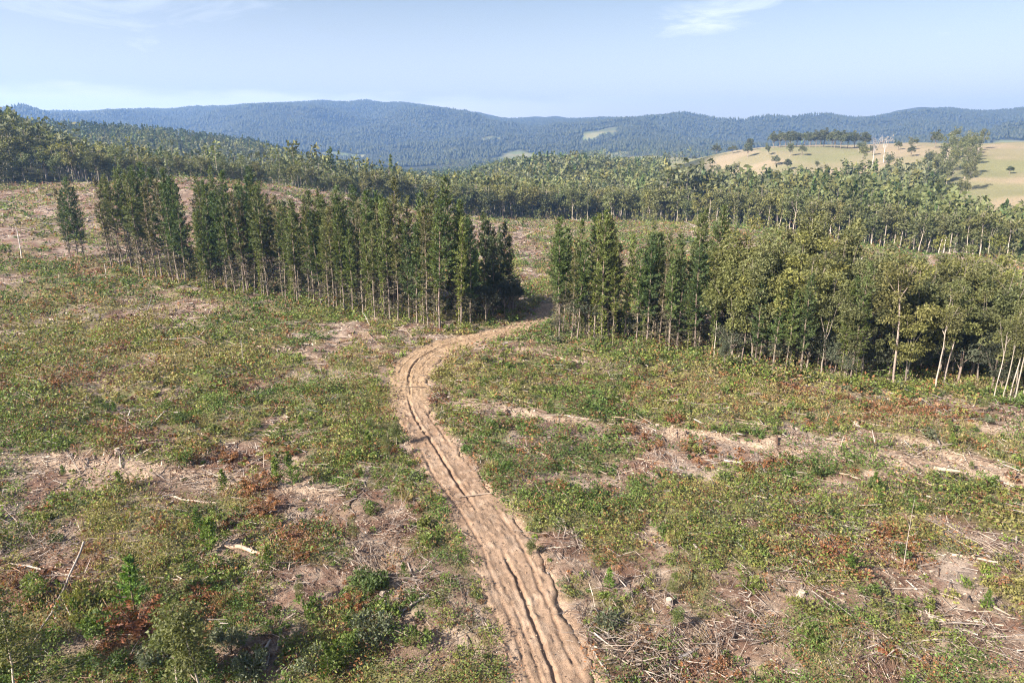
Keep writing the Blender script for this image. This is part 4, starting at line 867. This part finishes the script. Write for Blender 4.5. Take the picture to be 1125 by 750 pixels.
for px, py, r in ((722, 468, .24), (316, 462, .22), (285, 630, .2), (645, 560, .2), (880, 655, .24), (420, 655, .2), (735, 665, .22), (1010, 555, .22), (130, 500, .24), (940, 470, .26), (60, 480, .24), (560, 640, .18)):
    x, y = hit(px, py)
    if track_dist(np.array([x]), np.array([y]))[0] < 1: continue
    m = MB(); z = np.array([-.2, 0, .12, .42]); tube(m, np.column_stack([0 * z, 0 * z, z]), np.array([1.7, 1.4, 1.05, .95]) * r, 10, (.30, .24, .2), True, (.50, .40, .31)); o = put('tree_stump', m.mesh('tree_stump', M_WOOD, True)); o.location = (x, y, float(height(np.array([x]), np.array([y]))[0])); o.rotation_euler = tuple(rng.normal(0, .06, 2)) + (rng.uniform(0, 6),)
    thing(o, 'tree stump', 'low pale-topped', 'stump', zone_text(zone_of(x, y), ''), 'cut stumps on the cleared ground')
print('placed', time.time() - T0)

# ------------------------------------------------------------------ paddock trees
PT = 'trees on the paddock hill'
def padd(px, r, h, v, label, fat=1.0):
    a = math.atan((px - 562.5) * cp / FOC); x, y = math.sin(a) * r, math.cos(a) * r
    one(0, 0, PADD[v], h, 20 if v < 3 else 22, 'paddock_tree', 'tree', label, PT, fat=fat, xy=(x, y))
for k, px in enumerate(np.linspace(852, 938, 15)):
    padd(px + rng.uniform(-2, 2), 955 + rng.uniform(-15, 15), rng.uniform(20, 27), int(rng.integers(2)), ORD[k] + ' dark tree from the left in the windbreak on the paddock crest', 1.0)
for px, r, h, v, f, lab in ((962, 800, 40, 2, .8, 'tall white dead gum on the dry paddock'), (974, 820, 36, 2, .8, 'second white dead gum on the dry paddock'), (950, 930, 24, 1, .9, 'dark tree just before the white dead gums'), (988, 900, 11, 0, 1.1, 'small round paddock tree past the white dead gums'), (1028, 900, 22, 0, .9, 'tall dark tree on the dry paddock skyline'),
                            (1116, 720, 8, 1, 1.3, 'lone dark shrub-like tree on the bare dry paddock'), (788, 990, 18, 0, 1.1, 'round dark tree on the skyline before the windbreak'), (824, 990, 19, 1, .9, 'upright tree on the skyline next to the windbreak'), (755, 1050, 12, 1, 1, 'small dark tree on the far skyline knoll'), (764, 1050, 9, 0, 1, 'lowest small tree on the far skyline knoll'), (806, 985, 12, 0, 1.4, 'broad low tree between the skyline trees'), (868, 800, 14, 1, 1, 'dark tree on the lower dry paddock'), (854, 830, 12, 0, 1.3, 'bushy tree at the paddock edge')):
    padd(px, r, h, v, lab, f)
SC_ = sorted((rng.uniform(765, 1030), rng.uniform(745, 935)) for k in range(20))
for k, (px, r) in enumerate(SC_):
    padd(px, r, rng.uniform(11, 25), int(rng.integers(3, 6)) if k % 3 else int(rng.integers(2)), ORD[k] + ' of the scattered trees from left on the lower paddock slope', .9)
BELT = []
for k in range(26):
    px = rng.uniform(1036, 1082); r = 640 + 9.6 * k; BELT.append((px - (890 - r) * .02, r, k // 9))
BELT.sort(key=lambda t: (t[2], t[0])); cnt = [0, 0, 0]
for px, r, g in BELT:
    padd(px, r, rng.uniform(19, 30), int(rng.integers(3, 6)), ('lower', 'middle', 'upper')[g] + ' gum of the belt running up the dry paddock, ' + ORD[cnt[g]] + ' from left', .8); cnt[g] += 1
for k in range(9):
    padd(1000 + k * 9 + rng.uniform(-3, 3), 560 + rng.uniform(-20, 30), rng.uniform(17, 24), int(rng.integers(3, 6)), ORD[k] + ' gum from the left where forest meets the dry paddock', .8)

# ------------------------------------------------------------------ distant forest (stuff): whole trees merged, simple crowns that still have stems and gaps
def far_forest(name, px0, px1, r0, r1, dens, hgt, conifer, tones, leaf, mask=None, nl=40, cap=9000, off=22):
    a0, a1 = [math.atan((p - 562.5) * cp / FOC) for p in (px0, px1)]
    n = min(cap, int(dens * .5 * (r1 * r1 - r0 * r0) * (a1 - a0))); r = np.sqrt(rng.uniform(r0 * r0, r1 * r1, n)); a = rng.uniform(a0, a1, n); x, y = np.sin(a) * r, np.cos(a) * r
    px = 562.5 + FOC * np.tan(a) / cp; k = r > fieldline_r(px) + off
    d_, g_ = paddock_mask(x, y); k &= (d_ < .35) & (g_ < .35)
    if mask is not None: k &= mask(x, y, r, px)
    x, y, r = x[k], y[k], r[k]; n = len(x); z = base_height(x, y); h = rng.uniform(*hgt, n) * (.8 + .5 * fbm(x, y, 60, 3, 171)); con = rng.random(n) < conifer
    tone = np.array(tones)[np.clip(((fbm(x, y, 90, 3, 173) - .3) / .4 * len(tones) + rng.normal(0, .8, n)).astype(int), 0, len(tones) - 1)] * rng.uniform(.75, 1.25, (n, 1)); tone[con] *= [.72, .92, .82]
    m = MB(); P0 = np.stack([x, y, z], -1); sticks(m, P0, np.tile((0, 0, 1.), (n, 1)) + rng.normal(0, .03, (n, 3)), h * .8, .009 * h, np.array([(.27, .235, .20)]) * rng.uniform(.6, 1.2, (n, 1)))
    u = rng.random((n, nl)); th = rng.uniform(0, 2 * PI, (n, nl)); lob = rng.integers(0, 6, (n, nl)); lt = np.take_along_axis(rng.uniform(0, 2 * PI, (n, 6)), lob, 1); lr = np.take_along_axis(rng.uniform(.2, 1, (n, 6)), lob, 1); lz = np.take_along_axis(rng.uniform(.32, 1.0, (n, 6)), lob, 1)
    W = h * rng.uniform(.14, .23, n)
    R_, V = W[:, None] * lr, h[:, None] * lz * .92
    gx = np.cos(lt) * R_ + np.cos(th) * W[:, None] * .5 * u; gy = np.sin(lt) * R_ + np.sin(th) * W[:, None] * .5 * u; gz = V + rng.normal(0, .055, (n, nl)) * h[:, None]
    f = rng.random((n, nl)) ** .7; cr = (1 - f) * h[:, None] * .15 + .2; q = np.sqrt(rng.random((n, nl)))
    gx = np.where(con[:, None], np.cos(th) * cr * q, gx); gy = np.where(con[:, None], np.sin(th) * cr * q, gy); gz = np.where(con[:, None], h[:, None] * (.2 + .8 * f), gz)
    C = np.stack([gx, gy, gz], -1) + P0[:, None]; d = np.stack([gx, gy, 0 * gz], -1) * .12 + rng.normal(0, .7, (n, nl, 3)); d[..., 2] += .25
    L = np.repeat(leaf * h / 20, nl) * rng.uniform(.7, 1.35, n * nl)
    cards(m, C.reshape(-1, 3), unit(d.reshape(-1, 3)), L, L * .55, np.repeat(tone, nl, 0) * rng.uniform(.75, 1.25, (n * nl, 1)))
    put(name, m.mesh(name, M_SCRUB), 'stuff'); print(name, n, time.time() - T0)
TG = [(.116, .134, .054), (.138, .146, .056), (.164, .158, .058), (.142, .158, .068), (.122, .132, .072)]
far_forest('forest_behind_clearing', -60, 1200, 300, 560, .022, (17, 24), .08, TG, 1.7, lambda x, y, r, px: ~((px > 1050) & (r > 430)) & ~((px < 480) & (rng.random(len(px)) < .35)), 64)
far_forest('forest_edge_undergrowth', -60, 1200, 262, 420,   .17, (2.5, 7.5), .1, TG, 2.6, lambda x, y, r, px: (r < fieldline_r(px) + 22) & (fbm(x, y, 14, 2, 187) > .42), 44, 16000, 2)
far_forest('paddock_edge_forest', 735, 1050, 400, 690, .012, (24, 33), .1, TG, 1.9, lambda x, y, r, px: r < 690 - np.clip(px - 960, 0, 90) * 1.5 + (fbm(x, y, 50, 2, 177) - .5) * 160, 70)
far_forest('valley_forest', -60, 1200, 560, 1050, .0145, (18, 27), .15, TG, 2.4, lambda x, y, r, px: ~((px > 735) & (r > 680)) & (px < 1030), 50)
far_forest('hillside_plantation', -80, 560, 1050, 1850, .011, (17, 23), .55, [(.070, .084, .038), (.085, .098, .044), (.10, .108, .044)], 2.6, None, 30)
far_forest('far_valley_woods', 480, 1200, 1050, 2300, .0035, (17, 24), .25, TG, 3.0, lambda x, y, r, px: (fbm(x, y, 240, 3, 181) > .52) | ((px < 705) & (r > 1350) & (r < 1700)), 26, 5000)
def ridge_forest(name, r0, r1, n, hgt):
    r = np.sqrt(rng.uniform(r0 * r0, r1 * r1, n)); a = rng.uniform(-.68, .68, n); x, y = np.sin(a) * r, np.cos(a) * r
    _, g = paddock_mask(x, y); k = g < .3; x, y = x[k], y[k]; n = len(x); z = base_height(x, y); h = rng.uniform(*hgt, n) * (.6 + .8 * fbm(x, y, 110, 3, 191)); w = h * rng.uniform(.2, .34, n)
    tone = np.array([(.055, .066, .034), (.066, .076, .037), (.078, .084, .042)])[rng.integers(0, 3, n)] * rng.uniform(.7, 1.2, (n, 1))
    m = MB(); th = rng.uniform(0, 6.28, n)[:, None] + np.arange(4) * PI / 2; rad = w[:, None] * rng.uniform(.7, 1.3, (n, 4))
    lo = np.stack([x[:, None] + np.cos(th) * rad, y[:, None] + np.sin(th) * rad, z[:, None] + h[:, None] * rng.uniform(.3, .55, (n, 4))], -1)
    tp = np.stack([x + rng.normal(0, 1.5, n), y + rng.normal(0, 1.5, n), z + h], -1); bt = np.stack([x, y, z - 2], -1)
    v = np.concatenate([lo, tp[:, None], bt[:, None]], 1).reshape(-1, 3); o = np.arange(n)[:, None] * 6
    t = np.concatenate([o + [k, (k + 1) % 4, 4] for k in range(4)] + [o + [(k + 1) % 4, k, 5] for k in range(4)])
    m.add(v, t=t, c=np.repeat(tone, 6, 0)); put(name, m.mesh(name, M_SCRUB), 'stuff'); print(name, n)
ridge_forest('ridge_forest', 2300, 5150, 95000, (12, 21))

# ------------------------------------------------------------------ air, sky, sun, camera
SUN_EL, SUN_AZ = math.radians(33), math.radians(-124)       # azimuth measured from the view direction (+Y), clockwise from above
zmax = float(ZF.max()) + 60
hz = MB(); X0, Y0, Z0, Z1 = 5760., 5760., float(ZF.min()) - 1.5, zmax
vv = np.array([(sx * X0, sy * Y0, z) for z in (Z0, Z1) for sx, sy in ((-1, -1), (1, -1), (1, 1), (-1, 1))])
hz.add(vv, q=[(3, 2, 1, 0), (4, 5, 6, 7), (0, 1, 5, 4), (1, 2, 6, 5), (2, 3, 7, 6), (3, 0, 4, 7)])
m, nt, N, Lk = new_mat('haze'); out = N('ShaderNodeOutputMaterial'); pv = N('ShaderNodeVolumePrincipled')
pv.inputs['Color'].default_value = (.30, .53, 1.0, 1); pv.inputs['Density'].default_value = 1.55e-4; pv.inputs['Anisotropy'].default_value = .25
Lk(pv.outputs[0], out.inputs['Volume']); put('haze', hz.mesh('haze', m), 'stuff')

w = bpy.data.worlds.new('World'); scene.world = w; w.use_nodes = True; nt = w.node_tree; nt.nodes.clear(); N, Lk = nt.nodes.new, nt.links.new
sky = N('ShaderNodeTexSky'); sky.sky_type = 'NISHITA'; sky.sun_disc = False; sky.sun_elevation = SUN_EL; sky.sun_rotation = SUN_AZ; sky.altitude = 200; sky.air_density = 1.0; sky.dust_density = 2.4; sky.ozone_density = 2.5
tc = N('ShaderNodeTexCoord'); sep = N('ShaderNodeSeparateXYZ'); Lk(tc.outputs['Generated'], sep.inputs[0])
def math_(op, a, b=None, clamp=False):
    n = N('ShaderNodeMath'); n.operation = op; n.use_clamp = clamp
    for i, v in enumerate((a, b)):
        if v is None: continue
        if isinstance(v, (int, float)): n.inputs[i].default_value = v
        else: Lk(v, n.inputs[i])
    return n.outputs[0]
# thin high cloud: streaks rising to the right, broken into patches, and a pale veil low in the sky
mp = N('ShaderNodeMapping'); mp.inputs['Rotation'].default_value = (0, math.radians(17), 0); mp.inputs['Scale'].default_value = (3.2, 3.2, 15); mp.inputs['Location'].default_value = (.7, .2, .1); Lk(tc.outputs['Generated'], mp.inputs[0])
pn = N('ShaderNodeTexNoise'); pn.inputs['Scale'].default_value = 2.6; pn.inputs['Detail'].default_value = 2; Lk(tc.outputs['Generated'], pn.inputs['Vector'])
_a, _b = [np.array(ray_dir(*p)) / np.linalg.norm(ray_dir(*p)) for p in ((560, 52), (850, 6))]
_n = np.cross(_a, _b); _n = _n / np.linalg.norm(_n)          # the plane of the streak of cloud that climbs to the right
dt = N('ShaderNodeVectorMath'); dt.operation = 'DOT_PRODUCT'; dt.inputs[1].default_value = tuple(_n); Lk(tc.outputs['Generated'], dt.inputs[0])
bd = N('ShaderNodeMapRange'); bd.interpolation_type = 'SMOOTHSTEP'; bd.inputs['From Min'].default_value = .035; bd.inputs['From Max'].default_value = .004
Lk(math_('ABSOLUTE', math_('ADD', dt.outputs['Value'], math_('MULTIPLY', math_('SUBTRACT', pn.outputs['Fac'], .5), .06))), bd.inputs['Value'])
fx = N('ShaderNodeMapRange'); fx.interpolation_type = 'SMOOTHSTEP'; fx.inputs['From Min'].default_value = -.12; fx.inputs['From Max'].default_value = .2; Lk(sep.outputs['X'], fx.inputs['Value'])
pm = N('ShaderNodeMapRange'); pm.interpolation_type = 'SMOOTHSTEP'; pm.inputs['From Min'].default_value = .40; pm.inputs['From Max'].default_value = .60; Lk(pn.outputs['Fac'], pm.inputs['Value'])
nz = N('ShaderNodeTexNoise'); nz.inputs['Scale'].default_value = 1.6; nz.inputs['Detail'].default_value = 9; nz.inputs['Roughness'].default_value = .62; nz.inputs['Distortion'].default_value = .7; Lk(mp.outputs[0], nz.inputs['Vector'])
mr = N('ShaderNodeMapRange'); mr.interpolation_type = 'SMOOTHSTEP'; mr.inputs['From Min'].default_value = .34; mr.inputs['From Max'].default_value = .8; mr.inputs['To Max'].default_value = .7; Lk(nz.outputs['Fac'], mr.inputs['Value'])
mx = N('ShaderNodeMix'); mx.data_type = 'RGBA'; veil = N('ShaderNodeMapRange'); veil.interpolation_type = 'SMOOTHSTEP'; veil.inputs['From Min'].default_value = .26; veil.inputs['From Max'].default_value = -.04; veil.inputs['To Max'].default_value = .5; Lk(sep.outputs['Z'], veil.inputs['Value'])
Lk(math_('MAXIMUM', math_('MULTIPLY', mr.outputs[0], math_('MAXIMUM', math_('MULTIPLY', pm.outputs[0], .55), math_('MULTIPLY', bd.outputs[0], fx.outputs[0]))), veil.outputs[0]), mx.inputs['Factor']); tint = N('ShaderNodeVectorMath'); tint.operation = 'MULTIPLY'; tint.inputs[1].default_value = (1.02, .89, .82); Lk(sky.outputs[0], tint.inputs[0]); Lk(tint.outputs[0], mx.inputs['A']); mx.inputs['B'].default_value = (8.0, 8.1, 8.4, 1)
# low cloud bank lying along the horizon behind the ridge
mp2 = N('ShaderNodeMapping'); mp2.inputs['Scale'].default_value = (5, 5, 26); Lk(tc.outputs['Generated'], mp2.inputs[0])
n2 = N('ShaderNodeTexNoise'); n2.inputs['Scale'].default_value = 1.3; n2.inputs['Detail'].default_value = 7; n2.inputs['Roughness'].default_value = .55; Lk(mp2.outputs[0], n2.inputs['Vector'])
top = math_('ADD', .055, math_('MULTIPLY', math_('SUBTRACT', n2.outputs['Fac'], .5), .05))
bank = N('ShaderNodeMapRange'); bank.interpolation_type = 'SMOOTHSTEP'; bank.inputs['From Min'].default_value = .012; bank.inputs['From Max'].default_value = -.006; Lk(math_('SUBTRACT', sep.outputs['Z'], top), bank.inputs['Value'])
side = N('ShaderNodeMapRange'); side.interpolation_type = 'SMOOTHSTEP'; side.inputs['From Min'].default_value = .28; side.inputs['From Max'].default_value = -.30; Lk(sep.outputs['X'], side.inputs['Value'])
mx2 = N('ShaderNodeMix'); mx2.data_type = 'RGBA'; Lk(math_('MULTIPLY', math_('MULTIPLY', bank.outputs[0], side.outputs[0]), .55), mx2.inputs['Factor']); Lk(mx.outputs['Result'], mx2.inputs['A']); mx2.inputs['B'].default_value = (8.4, 8.2, 8.6, 1)
bg = N('ShaderNodeBackground'); bg.inputs['Strength'].default_value = .060; Lk(mx2.outputs['Result'], bg.inputs['Color']); wo = N('ShaderNodeOutputWorld'); Lk(bg.outputs[0], wo.inputs['Surface'])
sl = bpy.data.lights.new('sun', 'SUN'); sl.energy = 5.0; sl.angle = math.radians(.55); sl.color = (1, .90, .77)
so = bpy.data.objects.new('sun', sl); COL.objects.link(so)
from mathutils import Vector
sd = Vector((math.sin(SUN_AZ) * math.cos(SUN_EL), math.cos(SUN_AZ) * math.cos(SUN_EL), math.sin(SUN_EL)))
so.rotation_euler = (-sd).to_track_quat('-Z', 'Y').to_euler()
cam = bpy.data.cameras.new('camera'); cam.lens = 24; cam.sensor_width = 36; cam.clip_start = 1; cam.clip_end = 30000
co = bpy.data.objects.new('camera', cam); COL.objects.link(co); co.location = (0, 0, CAM_H); co.rotation_euler = (PI / 2 - PITCH, 0, 0); scene.camera = co
finish_labels()
vs = scene.view_settings; vs.view_transform = 'Standard'; vs.look = 'None'; vs.gamma = 1; vs.use_curve_mapping = False; vs.exposure = 1.7
cy = scene.cycles; cy.max_bounces = 5; cy.diffuse_bounces = 2; cy.glossy_bounces = 1; cy.transmission_bounces = 3; cy.volume_bounces = 1; cy.use_adaptive_sampling = True; cy.adaptive_threshold = .02; cy.filter_width = 1.15; cy.use_denoising = True; cy.denoising_prefilter = 'NONE'
for t in THINGS:
    if len(t[0]['label'].split()) > 16: print('LONG', t[0]['label'])
print('done', time.time() - T0, len(THINGS))
